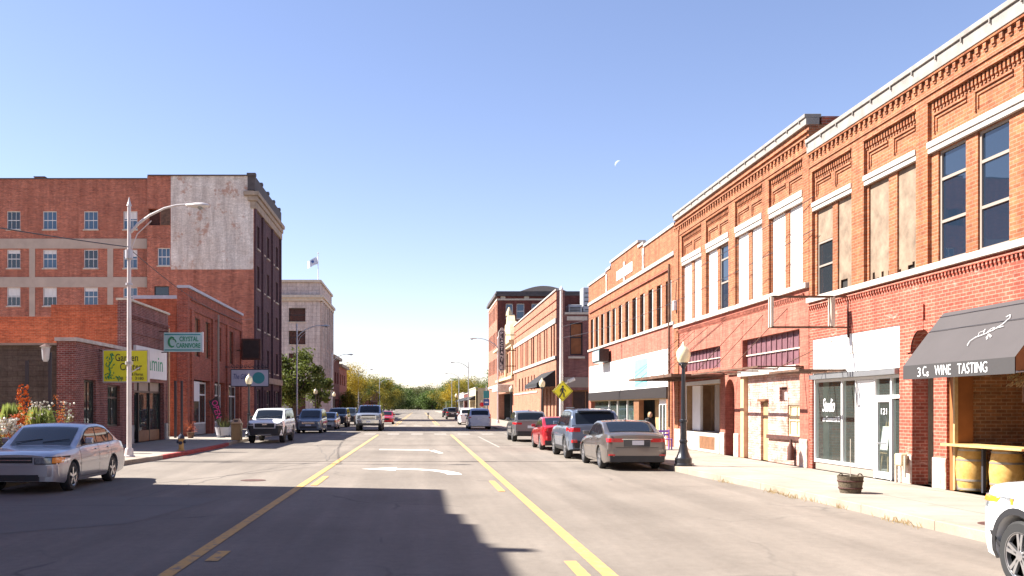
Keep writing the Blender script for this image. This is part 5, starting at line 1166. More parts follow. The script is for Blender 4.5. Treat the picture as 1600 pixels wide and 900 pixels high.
# moving pickup
F2 = dict(L=6.2, W=2.05, H=2.05, zs=.50, R=.43, foh=1.0, roh=1.35, body='paint_truck', clad=0, tw=.28, tumble=.15, rs=2, twin=1, glass='car_glass',
    belt=(1.18, [(.05, 1.28), (.2, 1.34), (1.3, 1.40), (6.1, 1.42)], 1.40), roof=[(1.4, 1.36), (1.5, 1.42), (2.05, 1.92), (2.4, 2.0), (3.9, 2.02), (4.15, 1.95), (4.25, 1.44)], ws=(1.53, 2.08), rw=(4.16, 4.24), side=[1.75, 2.75, 3.85], doors=[1.55, 2.75, 3.95],
    ends=[('headlight', -1, .62, .96, .98, 1.28, 'lamp_clear', 1, .01), ('grille', -1, -.60, .60, .92, 1.28, 'chrome', 0, .03), ('grille_slot', -1, -.52, .52, .97, 1.04, pl_, 0, .045), ('grille_slot', -1, -.52, .52, 1.16, 1.23, pl_, 0, .045), ('bumper', -1, -1.0, 1.0, .62, .86, 'chrome', 0, .12), ('lower_valance', -1, -.9, .9, .46, .61, pl_, 0, .06), ('licence_plate', -1, -.16, .16, .67, .80, 'plate', 0, .13)],
    boxes=[('marker_light', x - .05, x + .05, 2.28, 2.36, 2.0, 2.05, 'lamp_amber') for x in (-.5, -.2, 0, .2, .5)])
make_car('pickup_truck', 'large silver pickup with chrome grille driving towards the camera left of the yellow line', 'pickup truck', -3.92, 76.2, 0, F2, group=None)
make_car('sedan', 'red car following behind the large silver pickup', 'car', -3.7, 105, 0, dict(RED, ends=[('headlight', -1, .45, .84, .62, .74, 'lamp_clear', 1, .01), ('grille', -1, -.4, .4, .45, .62, pl_, 0, .01)]), group=None)
make_car('car', 'distant dark car parked by the low cream shop', 'car', 5.0, 175, math.pi, dict(CX5, body='paint_dark'), group=None)
Ym = 150; xm = (669 - 656) * Ym / F
t = thing('motorcycle', 'tiny dark motorcycle in the middle of the far street', 'motorcycle', (xm, Ym, 0))
for q in (-.7, .7): MB().lathe([(.20, -.06), (.32, -.05), (.32, .05), (.20, .06)], (xm, Ym + q, .32), 18, 'X', caps=False).build('wheel', 'tyre', t)
m = MB(); m.tube([(xm, Ym - .7, .32), (xm, Ym - .45, .95), (xm, Ym + .1, .8), (xm, Ym + .7, .75)], [.05, .09, .18, .10], 10); m.tube([(xm, Ym + .7, .32), (xm, Ym, .45)], .08); m.build('frame', 'black_metal', t, smooth=True)
MB().tube([(xm - .38, Ym - .35, 1.08), (xm, Ym - .45, 1.0), (xm + .38, Ym - .35, 1.08)], .02).build('handlebar', 'chrome', t); MB().lathe([(.03, -.06), (.09, 0)], (xm, Ym - .55, .95), 12, 'Y').build('headlight', 'lamp_clear', t)
# ================================================================ STREET FURNITURE
def cobra(x, y, h, side, arm, label, base=.15, mat='pole_light', group='tall street lamps'):
    """side +1: arm reaches towards +x"""
    t = thing('street_lamp', label, 'street lamp', (x, y, base), group)
    MB().tube([(x, y, base), (x, y, base + h)], [.09, .06], 12).build('pole', mat, t, smooth=True)
    MB().lathe([(.2, 0), (.2, .04), (.15, .06), (.14, .25), (.12, .3)], (x, y, base), 14).build('base', mat, t, smooth=30)
    MB().lathe([(.09, 0), (.05, .12), (.01, .3)], (x, y, base + h), 10).build('finial', mat, t)
    zt = base + h; pts = [(x + side * .05, y, zt - .9)] + [(x + side * arm * a, y, zt - .9 + .95 * (1 - (1 - a) ** 2.2)) for a in (.15, .35, .6, .8, 1.0)]
    MB().tube(pts, [.05, .05, .045, .04, .035, .035], 8).build('arm', mat, t, smooth=True)
    MB().tube([(x + side * .05, y, zt - 1.9), (x + side * .10, y, zt - 1.4), (x + side * .28, y, zt - .95), (x + side * arm * .38, y, zt - .50)], .018, 6).build('brace', mat, t)
    hx = x + side * (arm + .35); m = MB(); n = 12; rows = []
    for i, u in enumerate((-.42, -.36, -.1, .15, .33, .40)):
        r = (.05, .09, .16, .17, .10, .03)[i]; rows.append([(hx + side * u, y + r * 1.0 * math.cos(2 * math.pi * j / n), zt + .02 + r * .55 * math.sin(2 * math.pi * j / n)) for j in range(n + 1)])
    m.grid(rows); hd = m.build('lamp_head', mat, t, smooth=True); MB().lathe([(.03, -.10), (.10, -.06), (.14, 0)], (hx + side * .08, y, zt - .03), 12).build('lens', 'lamp_clear', hd, smooth=True)
    return t
t = cobra(-9.9, 32.7, 8.55, 1, 2.0, 'nearest street lamp, pale pole rising in front of the garden shop')
bm = MB()
for z in (3.3, 3.36): bm.lathe([(.135, 0), (.135, .04)], (-9.9, 32.7, z), 12)
bm.tube([(-9.9, 32.7, 3.0), (-9.55, 32.7, 3.2)], .02); bm.lathe([(.12, 0), (.12, .07)], (-9.9, 32.7, 6.0), 12); bm.lathe([(.13, 0), (.13, .3)], (-9.9, 32.7, 6.9), 12); bm.build('band', 'galv', t)
for (px, y, h, lb) in ((464, 83, 8.7, 'left street lamp in front of the green street tree'), (519, 128, 8.7, 'left street lamp beside the stone office block'), (560, 184, 8.9, 'left street lamp in front of the yellow trees'), (593, 240, 8.6, 'left street lamp farthest down the street')):
    cobra((px - 656) * y / F, y, h, 1, 2.1, lb, mat='galv')
for (px, y, h, lb) in ((778, 101, 8.9, 'right street lamp in front of the vertical theatre sign'), (732, 157, 9.0, 'right street lamp rising beside the tall brick block'), (717, 205, 8.9, 'right street lamp second beyond the tall brick block'), (706, 262, 8.8, 'right street lamp third beyond the tall brick block'), (697, 330, 8.6, 'right street lamp farthest away near the tree line')):
    cobra((px - 656) * y / F, y, h, -1, 2.3, lb, mat='galv')
# pole at the side street with the walking figure sign
t = thing('utility_pole', 'tall pale pole at the side street corner carrying a small floodlight', 'pole', (7.66, 52, .15))
MB().tube([(7.66, 52, .15), (7.66, 52, 8.2)], [.12, .075], 12).build('pole', 'pole_light', t, smooth=True); MB().lathe([(.12, 0), (.02, .2)], (7.66, 52, 8.2), 10).build('cap', 'galv', t)
MB().tube([(7.66, 52, 3.0), (8.1, 52, 3.25)], .05).build('arm', 'pole_light', t); MB().obox((8.2, 52, 3.3), (.4, .2, .18), (0, -.4, 0)).build('floodlight', 'galv', t, bevel=.03)
s = thing('crossing_sign', 'yellow diamond pedestrian crossing sign on the tall pole', 'sign', (7.72, 51.8, 2.2)); cx_, cz_ = (879 - 656) * 51.8 / F, CH + (636 - 611) * 51.8 / F; e = .56
def dia(mb, r, y0, y1):
    o = [(cx_ + r, cz_), (cx_, cz_ + r), (cx_ - r, cz_), (cx_, cz_ - r)]; mb.add([(x, y0, z) for x, z in o] + [(x, y1, z) for x, z in o], [(0, 1, 2, 3), (7, 6, 5, 4)] + [(i, (i + 1) % 4, 4 + (i + 1) % 4, 4 + i) for i in range(4)])
mb = MB(); dia(mb, e, 51.78, 51.80); mb.build('plate', 'traffic_yellow', s)
ln = MB()
for a in range(4):
    q = [(cx_ + .5, cz_), (cx_, cz_ + .5), (cx_ - .5, cz_), (cx_, cz_ - .5)]; p0, p1 = q[a], q[(a + 1) % 4]; ln.tube([(p0[0], 51.775, p0[1]), (p1[0], 51.775, p1[1])], .012, 4)
ln.build('border', 'letter_dark', s)
wk = MB(); Yw = 51.768
wk.lathe([(.055, 0), (.055, .01)], (cx_ + .01, Yw, cz_ + .24), 12, 'Y')
for pts, r in (([(0, .17), (-.01, -.02)], .06), ([(-.01, -.02), (.08, -.14), (.07, -.30), (.12, -.31)], .032), ([(-.02, -.02), (-.07, -.16), (-.16, -.29), (-.12, -.31)], .032), ([(.02, .15), (.13, .05), (.17, -.03)], .022), ([(-.02, .15), (-.12, .07), (-.12, -.04)], .022)):
    wk.tube([(cx_ + a, Yw, cz_ + b) for a, b in pts], r, 6)
wk.build('walking_figure', 'letter_dark', s)
MB().tube([(cx_, 51.81, cz_ - .3), (7.66, 51.9, cz_ - .3)], .02).build('bracket', 'galv', s)
def globe_lamp(x, y, label, h=3.35, base=.15):
    t = thing('globe_lamp', label, 'street lamp', (x, y, base), 'black posts with cream acorn globes')
    MB().lathe([(.27, 0), (.27, .05), (.24, .08), (.24, .22), (.2, .26), (.14, .42), (.105, .62), (.10, .66), (.12, .68), (.12, .74), (.095, .76), (.09, 1.25), (.115, 1.27), (.115, 1.33), (.08, 1.35)], (x, y, base), 18).build('pedestal', 'black_metal', t, smooth=30)
    MB().lathe([(.075, 1.34), (.055, h - .72), (.08, h - .70), (.08, h - .66), (.06, h - .64)], (x, y, base), 14).build('post', 'black_metal', t, smooth=30)
    MB().lathe([(.10, h - .66), (.14, h - .60), (.13, h - .56)], (x, y, base), 14).build('collar', 'black_metal', t, smooth=30)
    MB().lathe([(.12, h - .58), (.17, h - .50), (.20, h - .36), (.19, h - .24), (.13, h - .14), (.05, h - .07), (.045, h - .03), (.015, h + .04)], (x, y, base), 18).build('globe', 'globe', t, smooth=50)
    return t
g0 = globe_lamp(7.62, 27.75, 'black globe lamp post standing on the right kerb by the taupe sedan', 3.55)
for (px, y, lb) in ((847, 62, 'black globe lamp before the awning of the corner building'), (799, 82, 'black globe lamp in front of the far end of the corner building'), (389, 54, 'black globe lamp in front of the white bracket sign on the left'), (493, 95, 'black globe lamp in front of the stone office block'), (522, 115, 'far left black globe lamp near the narrow brick shop'), (713, 130, 'far right black globe lamp nearest the yellow trees')):
    c = copy_tree(g0); c.location = ((px - 656) * y / F, y, .15); c['label'] = lb
# hydrant
hx, hy = -9.27, 37.3
t = thing('fire_hydrant', 'tan fire hydrant with dark green bonnet at the red kerb', 'fire hydrant', (hx, hy, .15))
MB().lathe([(.15, 0), (.15, .04), (.10, .06), (.10, .42), (.13, .43), (.13, .47)], (hx, hy, .15), 14).build('barrel', 'hydrant_tan', t, smooth=30)
MB().lathe([(.135, .47), (.12, .55), (.08, .62), (.03, .65), (.03, .70)], (hx, hy, .15), 14).build('bonnet', 'cloth_navy', t, smooth=40)
m = MB(); m.lathe([(.06, -.17), (.06, .17)], (hx, hy, .50), 10, 'X'); m.build('side_outlet', 'cloth_navy', t); MB().lathe([(.07, -.18), (.07, 0)], (hx, hy, .46), 10, 'Y').build('front_outlet', 'cloth_navy', t)
# trash bin
bx, by = -9.25, 49.6
bx = (370 - 656) * by / F
t = thing('litter_bin', 'tan pebble litter bin on the pavement beside the white pickup', 'litter bin', (bx, by, .15))
MB().box(bx - .25, bx + .25, by - .25, by + .25, .15, .95).build('bin_body', 'tan_bin', t, bevel=.03); MB().box(bx - .28, bx + .28, by - .28, by + .28, .951, 1.02).build('rim', 'tan_bin', t, bevel=.02)
m = MB(); m.add([(bx - .25, by - .25, 1.02), (bx + .25, by - .25, 1.02), (bx + .25, by + .25, 1.02), (bx - .25, by + .25, 1.02), (bx - .14, by - .14, 1.25), (bx + .14, by - .14, 1.25), (bx + .14, by + .14, 1.25), (bx - .14, by + .14, 1.25)], [(0, 1, 5, 4), (1, 2, 6, 5), (2, 3, 7, 6), (3, 0, 4, 7), (4, 5, 6, 7)]); m.build('hood', 'beige_column', t); MB().box(bx - .1, bx + .1, by - .215, by - .195, 1.06, 1.18).build('flap', 'letter_dark', t)
# planter with spiky plant
px_, py_ = (350 - 656) * 54.5 / F, 54.5
t = thing('potted_plant', 'grey white bowl planter with spiky green plant by the red brick shop', 'planter', (px_, py_, .15)); MB().lathe([(.28, 0), (.42, .1), (.50, .5), (.53, .56), (.47, .56), (.44, .48)], (px_, py_, .15), 18).build('pot', 'planter_white', t, smooth=40)
m = MB()
for i in range(60):
    a = random.uniform(0, 6.28); l = random.uniform(.25, .6); h = random.uniform(.4, .85); b0 = (px_ + .2 * math.cos(a), py_ + .2 * math.sin(a), .66); m.quad(b0, (b0[0] + .05, b0[1], b0[2]), (px_ + l * math.cos(a), py_ + l * math.sin(a), .6 + h))
m.build('leaves', 'leaf_olive', t)
# leaning OPEN flag
t = thing('banner_flag', 'black feather flag with pink OPEN lettering leaning out over the left pavement', 'flag', (-12.0, 53.5, .15))
def fp(px, py, Y=53.5): return Vector(((px - 656) * Y / F, Y, CH + (636 - py) * Y / F))
A, B, C_, D_ = fp(326, 628), fp(340, 618), fp(347, 650), fp(337, 657); m = MB(); off = Vector((0, .02, 0)); m.add([A, B, C_, D_, A + off, B + off, C_ + off, D_ + off], [(0, 1, 2, 3), (7, 6, 5, 4), (0, 4, 5, 1), (1, 5, 6, 2), (2, 6, 7, 3), (3, 7, 4, 0)]); m.build('cloth', 'flag_black', t)
ax = (fp(341.5, 651) - fp(334, 624)); text('lettering', 'OPEN', 'flag_pink', t, fp(330.5, 627) + Vector((0, -.01, 0)), ax, Vector((-ax.z, 0, ax.x)) * -1 if False else Vector((-ax.z, 0, ax.x)), ax.length, .32)
MB().tube([fp(345, 683), fp(340, 640), fp(326, 626)], .02).build('pole', 'letter_dark', t); MB().lathe([(.25, 0), (.22, .06), (.05, .1)], (fp(345, 683).x, 53.5, .15), 12).build('foot', 'letter_dark', t)
# ---- projecting signs
Y = 40.0; k = Y / F
s = thing('garden_sign', 'yellow square Garden Center sign with a green vine', 'sign', (-12.3, Y, 2.9)); X0, X1, Z0, Z1 = (162 - 656) * k, (230 - 656) * k, CH + (636 - 596) * k, CH + (636 - 548) * k
MB().box(X0, X1, Y, Y + .25, Z0, Z1).build('cabinet', 'sign_yellow', s); m = MB(); m.box(X0 - .04, X1 + .04, Y - .01, Y + .26, Z0 - .04, Z0 - .001); m.box(X0 - .04, X1 + .04, Y - .01, Y + .26, Z1 + .001, Z1 + .04); m.box(X0 - .04, X0 - .001, Y - .01, Y + .26, Z0, Z1); m.box(X1 + .001, X1 + .04, Y - .01, Y + .26, Z0, Z1); m.build('frame', 'galv', s)
W_ = X1 - X0; H_ = Z1 - Z0
for (tx, a, b, w_, h_) in (('Garden', .27, .66, .52, .24), ('Center', .38, .36, .50, .24), ('& Florist', .64, .19, .27, .09), ('918  540  3180', .30, .05, .62, .10)):
    text('lettering', tx, 'letter_dark', s, (X0 + a * W_, Y - .012, Z0 + b * H_), (1, 0, 0), (0, 0, 1), w_ * W_, h_ * H_)
m = MB(); pts = [(.10, .10), (.16, .3), (.12, .5), (.2, .7), (.16, .9)]; m.tube([(X0 + a * W_, Y - .012, Z0 + b * H_) for a, b in pts], .03, 5)
for i in range(38):
    a = random.uniform(.05, .25) if i < 26 else random.uniform(.12, .42); b = random.uniform(.05, .92) if i < 26 else random.uniform(.03, .16); r = random.uniform(.04, .09); q = random.uniform(0, 6.28); x, z = X0 + a * W_, Z0 + b * H_
    m.quad(*[(x + r * (1, .35, 1, .35)[j] * math.cos(q + j * 1.571), Y - .014 - i * .0004, z + r * (1, .35, 1, .35)[j] * math.sin(q + j * 1.571)) for j in range(4)])
m.build('vine', 'leaf_green_paint', s); MB().tube([(XL, Y + .12, Z1 + .05), (X0 - .02, Y + .12, Z1 - .05)], .03).build('bracket', 'rust_metal', s)
s = thing('shop_sign', 'white fascia sign with tall green letters over the dark shopfront', 'sign', (XL + .1, 47.5, 3.2)); MB().box(XL + .003, XL + .14, 44.9, 50.3, 3.25, 4.75).build('panel', 'sign_white', s); text('lettering', 'Framin', 'letter_green', s, (XL + .143, 45.6, 3.65), (0, 1, 0), (0, 0, 1), 3.9, .75)
Y = 49.2; k = Y / F
s = thing('hanging_sign', 'mint white Crystal Carnivore sign projecting from the left brick shop', 'sign', (-12.1, Y, 4.6)); X0, X1, Z0, Z1 = (256 - 656) * k, (315.5 - 656) * k, CH + (636 - 549.5) * k, CH + (636 - 519.5) * k; W_ = X1 - X0; H_ = Z1 - Z0
MB().box(X0, X1, Y, Y + .15, Z0, Z1).build('panel', 'sign_mint', s); m = MB()
for b in (.06, .86): m.box(X0 + .03, X1 - .08, Y - .008, Y - .001, Z0 + b * H_, Z0 + (b + .06) * H_)
m.build('stripe', 'sign_teal', s); MB().box(X1 + .001, X1 + .05, Y - .02, Y + .17, Z0 - .03, Z1 + .03).build('frame', 'sign_white', s)
text('lettering', 'CRYSTAL', 'letter_green', s, (X0 + .41 * W_, Y - .01, Z0 + .54 * H_), (1, 0, 0), (0, 0, 1), .50 * W_, .25 * H_, bold=.02); text('lettering', 'CARNIVORE', 'letter_green', s, (X0 + .33 * W_, Y - .01, Z0 + .20 * H_), (1, 0, 0), (0, 0, 1), .63 * W_, .25 * H_, bold=.02)
m = MB(); cc = (X0 + .22 * W_, Z0 + .5 * H_)
m.tube([(cc[0] + .17 * math.cos(a), Y - .01, cc[1] + .24 * math.sin(a)) for a in np.linspace(.9, 5.4, 12)], [.02, .04, .055, .06, .06, .06, .06, .06, .055, .05, .035, .015], 5)
m.tube([(cc[0] + .02, Y - .012, cc[1] + .16), (cc[0] + .16, Y - .012, cc[1] + .1), (cc[0] + .2, Y - .012, cc[1] - .02)], .03, 5); m.build('emblem', 'leaf_green_paint', s)
m = MB(); m.tube([(XL, Y + .07, Z1 + .06), (X0 + .2, Y + .07, Z1 + .03)], .025); m.tube([(XL, Y + .07, Z0 - .04), (X0 + .2, Y + .07, Z0 - .02)], .025); m.build('bracket', 'rust_dark', s)
Y = 66.0; k = Y / F
s = thing('bracket_sign', 'lilac white sign with a teal oval hanging from a black scroll bracket', 'sign', (-11.7, Y, 3.2)); X0, X1, Z0, Z1 = (361.5 - 656) * k, (419 - 656) * k, CH + (636 - 603) * k, CH + (636 - 578) * k; W_ = X1 - X0; H_ = Z1 - Z0
MB().box(X0, X1, Y, Y + .12, Z0, Z1).build('panel', 'sign_lilac', s); m = MB(); m.box(X0 - .05, X1 + .05, Y - .01, Y + .13, Z0 - .06, Z0 - .001); m.box(X0 - .05, X1 + .05, Y - .01, Y + .13, Z1 + .001, Z1 + .06); m.box(X0 - .05, X0 - .001, Y - .01, Y + .13, Z0, Z1); m.box(X1 + .001, X1 + .05, Y - .01, Y + .13, Z0, Z1); m.build('frame', 'letter_dark', s)
m = MB(); m.add([(X0 + .74 * W_ + .42 * math.cos(a), Y - .012, Z0 + .5 * H_ + .40 * math.sin(a)) for a in np.linspace(0, 6.0, 22)], [tuple(range(22))]); m.build('oval', 'sign_teal', s)
text('lettering', 'The Gift', 'letter_navy', s, (X0 + .06 * W_, Y - .012, Z0 + .42 * H_), (1, 0, 0), (0, 0, 1), .36 * W_, .34 * H_, shear=.3); 
m = MB(); zz = Z1 + .2; m.tube([(XL, Y + .06, zz), (X1, Y + .06, zz)], .03)
for i in range(9):
    xx = X0 + .1 + i * (W_ - .2) / 8; m.tube([(xx + .10 * math.cos(a), Y + .06, zz + .05 + .10 * math.sin(a)) for a in np.linspace(0, 5, 8)], .022, 5)
for xx in (X0 + .2, X1 - .2): m.tube([(xx, Y + .06, Z1), (xx, Y + .06, zz)], .02)
m.build('scroll_bracket', 'letter_dark', s)
Y = 70.0; k = Y / F
s = thing('hanging_sign', 'dark rusted square sign box above the lilac bracket sign', 'sign', (-12.4, Y, 5.2)); MB().box((377 - 656) * k, (407 - 656) * k, Y, Y + .5, CH + (636 - 562) * k, CH + (636 - 529) * k).build('cabinet', 'rust_dark', s, bevel=.04); MB().tube([(XL, Y + .25, 6.0), ((377 - 656) * k, Y + .25, 6.0)], .05).build('bracket', 'rust_metal', s)
m = MB(); m.box((380 - 656) * k, (404 - 656) * k, Y - .02, Y - .002, CH + (636 - 559) * k, CH + (636 - 532) * k); m.build('faded_face', 'mortar_dark', s)
# empty rusted sign frame on the right
Y = 24.1; k = Y / F
s = thing('empty_sign', 'empty rusted sign frame projecting from the wall between the two orange buildings', 'sign frame', (9.6, Y, 3.8)); xa, xb_ = (1207 - 656) * k, (1302 - 656) * k; za, zb2 = 3.86, 4.63
m = MB()
for yy in (Y, Y + .14):
    MB().box(xa - .035, xa + .035, yy, yy + .05, za, zb2).build('post', 'stone_trim', s); MB().box(xb_ - .05, xb_ + .05, yy, yy + .05, za, zb2).build('post', 'stone_trim', s)
m = MB()
for yy in (Y, Y + .14):
    for z in (za, zb2): m.box(xa, xb_, yy, yy + .04, z - .02, z + .02); m.box(xb_, XR + .0, yy + .01, yy + .03, z - .015, z + .015)
for x in (xa, xb_):
    for z in (za, zb2): m.box(x - .02, x + .02, Y + .05, Y + .14, z - .02, z + .02)
m.box(xb_ - .05, xb_ + .03, Y + .052, Y + .138, za + .05, zb2 - .05)
m.build('rail', 'rust_metal', s); MB().tube([(XR, Y + .1, 4.63), (XR, Y + .1, 3.6)], .03).build('conduit', 'rust_dark', s)
# old steel canopies with hanging rods
def canopy(label, y0, y1, xf, z, rods, wallz, fill=True):
    hh = .09 if fill else .035
    t = thing('steel_canopy', label, 'canopy', ((xf + XR) / 2, (y0 + y1) / 2, z)); m = MB()
    m.box(xf, xf + .06, y0, y1, z - .02, z + hh); m.box(XR - .07, XR - .01, y0, y1, z - .02, z + hh)
    n = max(2, int((y1 - y0) / 1.6))
    for i in range(n + 1): y = y0 + (y1 - y0 - .05) * i / n; m.box(xf + .061, XR - .071, y, y + .03, z - .015, z + .03)
    m.build('frame', 'rust_metal', t)
    if fill: MB().box(xf + .05, XR - .02, y0 + .02, y1 - .02, z + .055, z + .075).build('roof_sheet', 'rust_dark', t)
    m = MB()
    for y in rods: m.tube([(xf + .05, y, z + .08), (XR, y - 1.2, wallz)], .012, 5)
    m.build('hanging_rod', 'rust_metal', t)
    return t
canopy('long rusty canopy over the empty display window with hanging rods', 34.0, 40.9, 8.9, 2.95, (40.4, 38.9, 37.2, 35.4), 4.85)
canopy('rusty pipe canopy frame in front of the pinkish infilled shopfront', 27.0, 33.6, 9.5, 2.98, (33.2, 31.4, 29.4), 4.75, fill=False)
canopy('short bare canopy frame between the sign board and the shop window', 24.3, 26.4, 9.6, 2.78, (26.2,), 3.6, fill=False)
# barrels, bar plank, chairs in the wine bar
def barrel(px, y, label):
    x = (px - 656) * y / F; t = thing('wine_barrel', label, 'barrel', (x, y, .17), 'oak barrels carrying the bar plank'); P_ = [(.235, 0), (.265, .15), (.285, .3), (.295, .44), (.285, .58), (.265, .73), (.235, .88)]
    MB().lathe(P_, (x, y, .17), 26).build('staves', 'barrel_oak', t, smooth=50)
    for h, r in ((.04, .245), (.22, .277), (.62, .282), (.82, .25)): MB().lathe([(r + .002, h - .02), (r + .006, h - .02), (r + .006, h + .02), (r + .002, h + .02)], (x, y, .17), 26).build('hoop', 'barrel_hoop', t, smooth=30)
    return t
barrel(1519, 19.3, 'left oak barrel under the bar plank, nearest the stone pier base'); barrel(1573, 18.2, 'right oak barrel under the bar plank, above the white crossover')
# plank follows the opening
t = thing('bar_plank', 'varnished wooden plank bar laid across the two oak barrels', 'bar top', (11.0, 18.3, 1.06)); MB().box(10.62, 11.25, 16.95, 19.6, 1.065, 1.11).build('plank', 'wood_plank', t, bevel=.008)
for y in (17.1, 18.75, 19.45): MB().box(11.0, 11.06, y, y + .06, .17, 1.064).build('leg', 'letter_dark', t)
for (y, lb) in ((18.8, 'black wire chair between the barrels on the left'), (18.3, 'black wire chair in the dark recess behind the right barrel')):
    x = 12.2; t = thing('bar_chair', lb, 'chair', (x, y, .17), 'black chairs behind the bar plank'); m = MB()
    MB().box(x - .22, x + .22, y - .22, y + .22, .62, .66).build('seat', 'letter_dark', t); MB().box(x + .2, x + .24, y - .22, y + .22, .8, 1.25).build('backrest', 'letter_dark', t)
    for (a, b) in ((-.2, -.2), (.2, -.2), (.2, .2), (-.2, .2)): MB().tube([(x + a, y + b, .17), (x + a, y + b, .62 if a < 0 else 1.0)], .015, 6).build('leg', 'letter_dark', t)
# small galvanised milk can by the stone base
t = thing('milk_can', 'small grey milk can beside the left barrel', 'milk can', (10.72, 19.62, .15)); MB().lathe([(.10, 0), (.11, .02), (.11, .28), (.07, .36), (.07, .42), (.09, .44)], (10.98, 19.42, .17), 14).build('can', 'frame_grey', t, smooth=30); MB().lathe([(.09, .44), (.09, .47), (.03, .5)], (10.98, 19.42, .17), 12).build('lid', 'frame_grey', t)
# gas meter pipes by the pier
t = thing('gas_meter', 'pale gas meter and pipes against the brick pier beside the shop door', 'gas meter', (10.65, 21.3, .15)); m = MB()
m.tube([(10.66, 21.5, .16), (10.66, 21.5, .78), (10.66, 21.2, .78)], .025); m.tube([(10.66, 21.1, .78), (10.66, 21.1, .3)], .025); m.tube([(10.66, 21.5, .55), (10.8, 21.5, .55)], .025); m.build('pipe', 'stone_trim', t); MB().box(10.58, 10.74, 21.12, 21.42, .55, .82).build('meter_body', 'cream', t, bevel=.03)
# dry plant and chalkboard at the right edge
t = thing('chalkboard', 'small framed chalkboard hung on the pier at the right edge', 'chalkboard', (10.75, 16.75, 2.0)); MB().box(10.70, 10.76, 16.85, 17.0, 1.95, 2.3).build('board', 'letter_dark', t); m = MB(); m.box(10.69, 10.77, 16.82, 16.849, 1.93, 2.32); m.box(10.69, 10.77, 17.001, 17.03, 1.93, 2.32); m.build('frame', 'wood_brown', t)
m = MB()
for z in (2.05, 2.12, 2.19): m.box(10.694, 10.699, 16.88, 16.97, z, z + .015)
m.build('chalk_writing', 'letter_white', t)
t = thing('hanging_plant', 'dried straw coloured plant hanging under the right end of the awning', 'plant', (10.5, 16.7, 2.4)); m = MB()
for i in range(260):
    a = random.uniform(0, 6.28); b = random.uniform(-1, 1); r = random.uniform(.05, .22); x, y, z = 10.5 + r * math.cos(a), 16.75 + r * math.sin(a), 2.46 + .25 * b; s_ = random.uniform(.015, .035); m.quad((x, y - s_, z), (x + s_, y, z + s_), (x, y + s_, z), (x - s_, y, z - s_))
m.build('stems', 'dry_straw', t); MB().tube([(10.5, 16.75, 2.4), (10.5, 16.75, 2.9)], .01).build('hook', 'rust_metal', t)
# basket planter
bx, by = 8.52, 19.0
t = thing('basket_planter', 'woven tub with rope handles and a thin stake on the right pavement', 'planter', (bx, by, .15)); MB().lathe([(.19, 0), (.205, .06), (.225, .18), (.245, .32), (.25, .34), (.225, .34), (.21, .25)], (bx, by, .15), 24).build('tub', 'basket', t, smooth=30)
for z in (.10, .24): MB().lathe([(.212 + z * .12, -.015), (.218 + z * .12, 0), (.212 + z * .12, .015)], (bx, by, .15 + z), 24).build('band', 'rust_dark', t)
for s_ in (-1, 1): MB().tube([(bx + s_ * .19 + .05 * math.cos(a), by, .47 + .06 * math.sin(a)) for a in np.linspace(0, math.pi, 8)], .012, 6).build('handle', 'basket', t)
MB().tube([(bx, by, .3), (bx + .005, by, 1.22)], .008, 6).build('stake', 'stone_trim', t); MB().lathe([(.21, 0), (.02, .03)], (bx, by, .43), 16).build('soil', 'earth', t)
# purple bench
y = 38.4; x = (1036 - 656) * y / F
t = thing('bench', 'small purple wooden bench on the pavement behind the taupe sedan', 'bench', (x, y, .15))
m = MB(); m.box(x - .32, x + .32, y - .25, y + .2, .55, .59); m.build('seat', 'purple_bench', t); m = MB()
for z in (.70, .84): m.box(x - .32, x + .32, y + .2, y + .23, z, z + .08)
m.build('backrest', 'purple_bench', t)
for a in (-.30, .26):
    for b in (-.24, .16): MB().box(x + a, x + a + .05, y + b, y + b + .05, .15, .549 if b < 0 else .95).build('leg', 'purple_bench', t)
# easels in the studio window
for i, (y, lb) in enumerate(((24.95, 'canvas on an easel seen left of the mullion in the studio window'), (24.3, 'canvas on an easel seen right of the mullion in the studio window'))):
    x = 11.75; t = thing('easel', lb, 'easel', (x, y, .17), 'easels in the studio window'); [MB().tube([q, (x + .12, y + d, 1.75)], .018).build('leg', 'wood_tan', t) for q, d in (((x, y - .2, .17), -.02), ((x, y + .2, .17), .02), ((x + .45, y, .17), 0))]; MB().box(x - .06, x + .06, y - .28, y + .28, .68, .74).build('tray', 'wood_tan', t); MB().obox((x + .03, y, 1.05), (.03, .42, .62), (0, .12, 0)).build('canvas', 'panel_white', t)
# camera-like wall lamp
# flag on the stone block
fx0 = (497 - 656) * 130 / F
t = thing('flagpole', 'flagpole with pale flag on the roof of the stone office block', 'flagpole', (fx0, 130, 18.2)); MB().tube([(fx0, 130, 18.2), (fx0, 130, 22.6)], [.07, .04], 8).build('pole', 'sign_white', t); MB().lathe([(.04, 0), (.1, .08), (.04, .16)], (fx0, 130, 22.6), 8).build('ball', 'cream', t)
m = MB(); rows = []
for i in range(9):
    u = i / 8; rows.append([(fx0 - 1.45 * u, 130 + .18 * math.sin(u * 7), 22.2 - .55 * u - v * 1.0 + .1 * math.sin(u * 6)) for v in (0, .3, .6, 1)])
m.grid(rows); fo = m.build('flag', 'flag_white', t, smooth=True); m = MB(); m.lathe([(.2, 0), (.2, .02)], (fx0 - .7, 129.7, 21.5), 10, 'Y'); m.build('emblem', 'flag_blue', fo)
# blue hospital sign far right, white signs
x = (765 - 656) * 88 / F
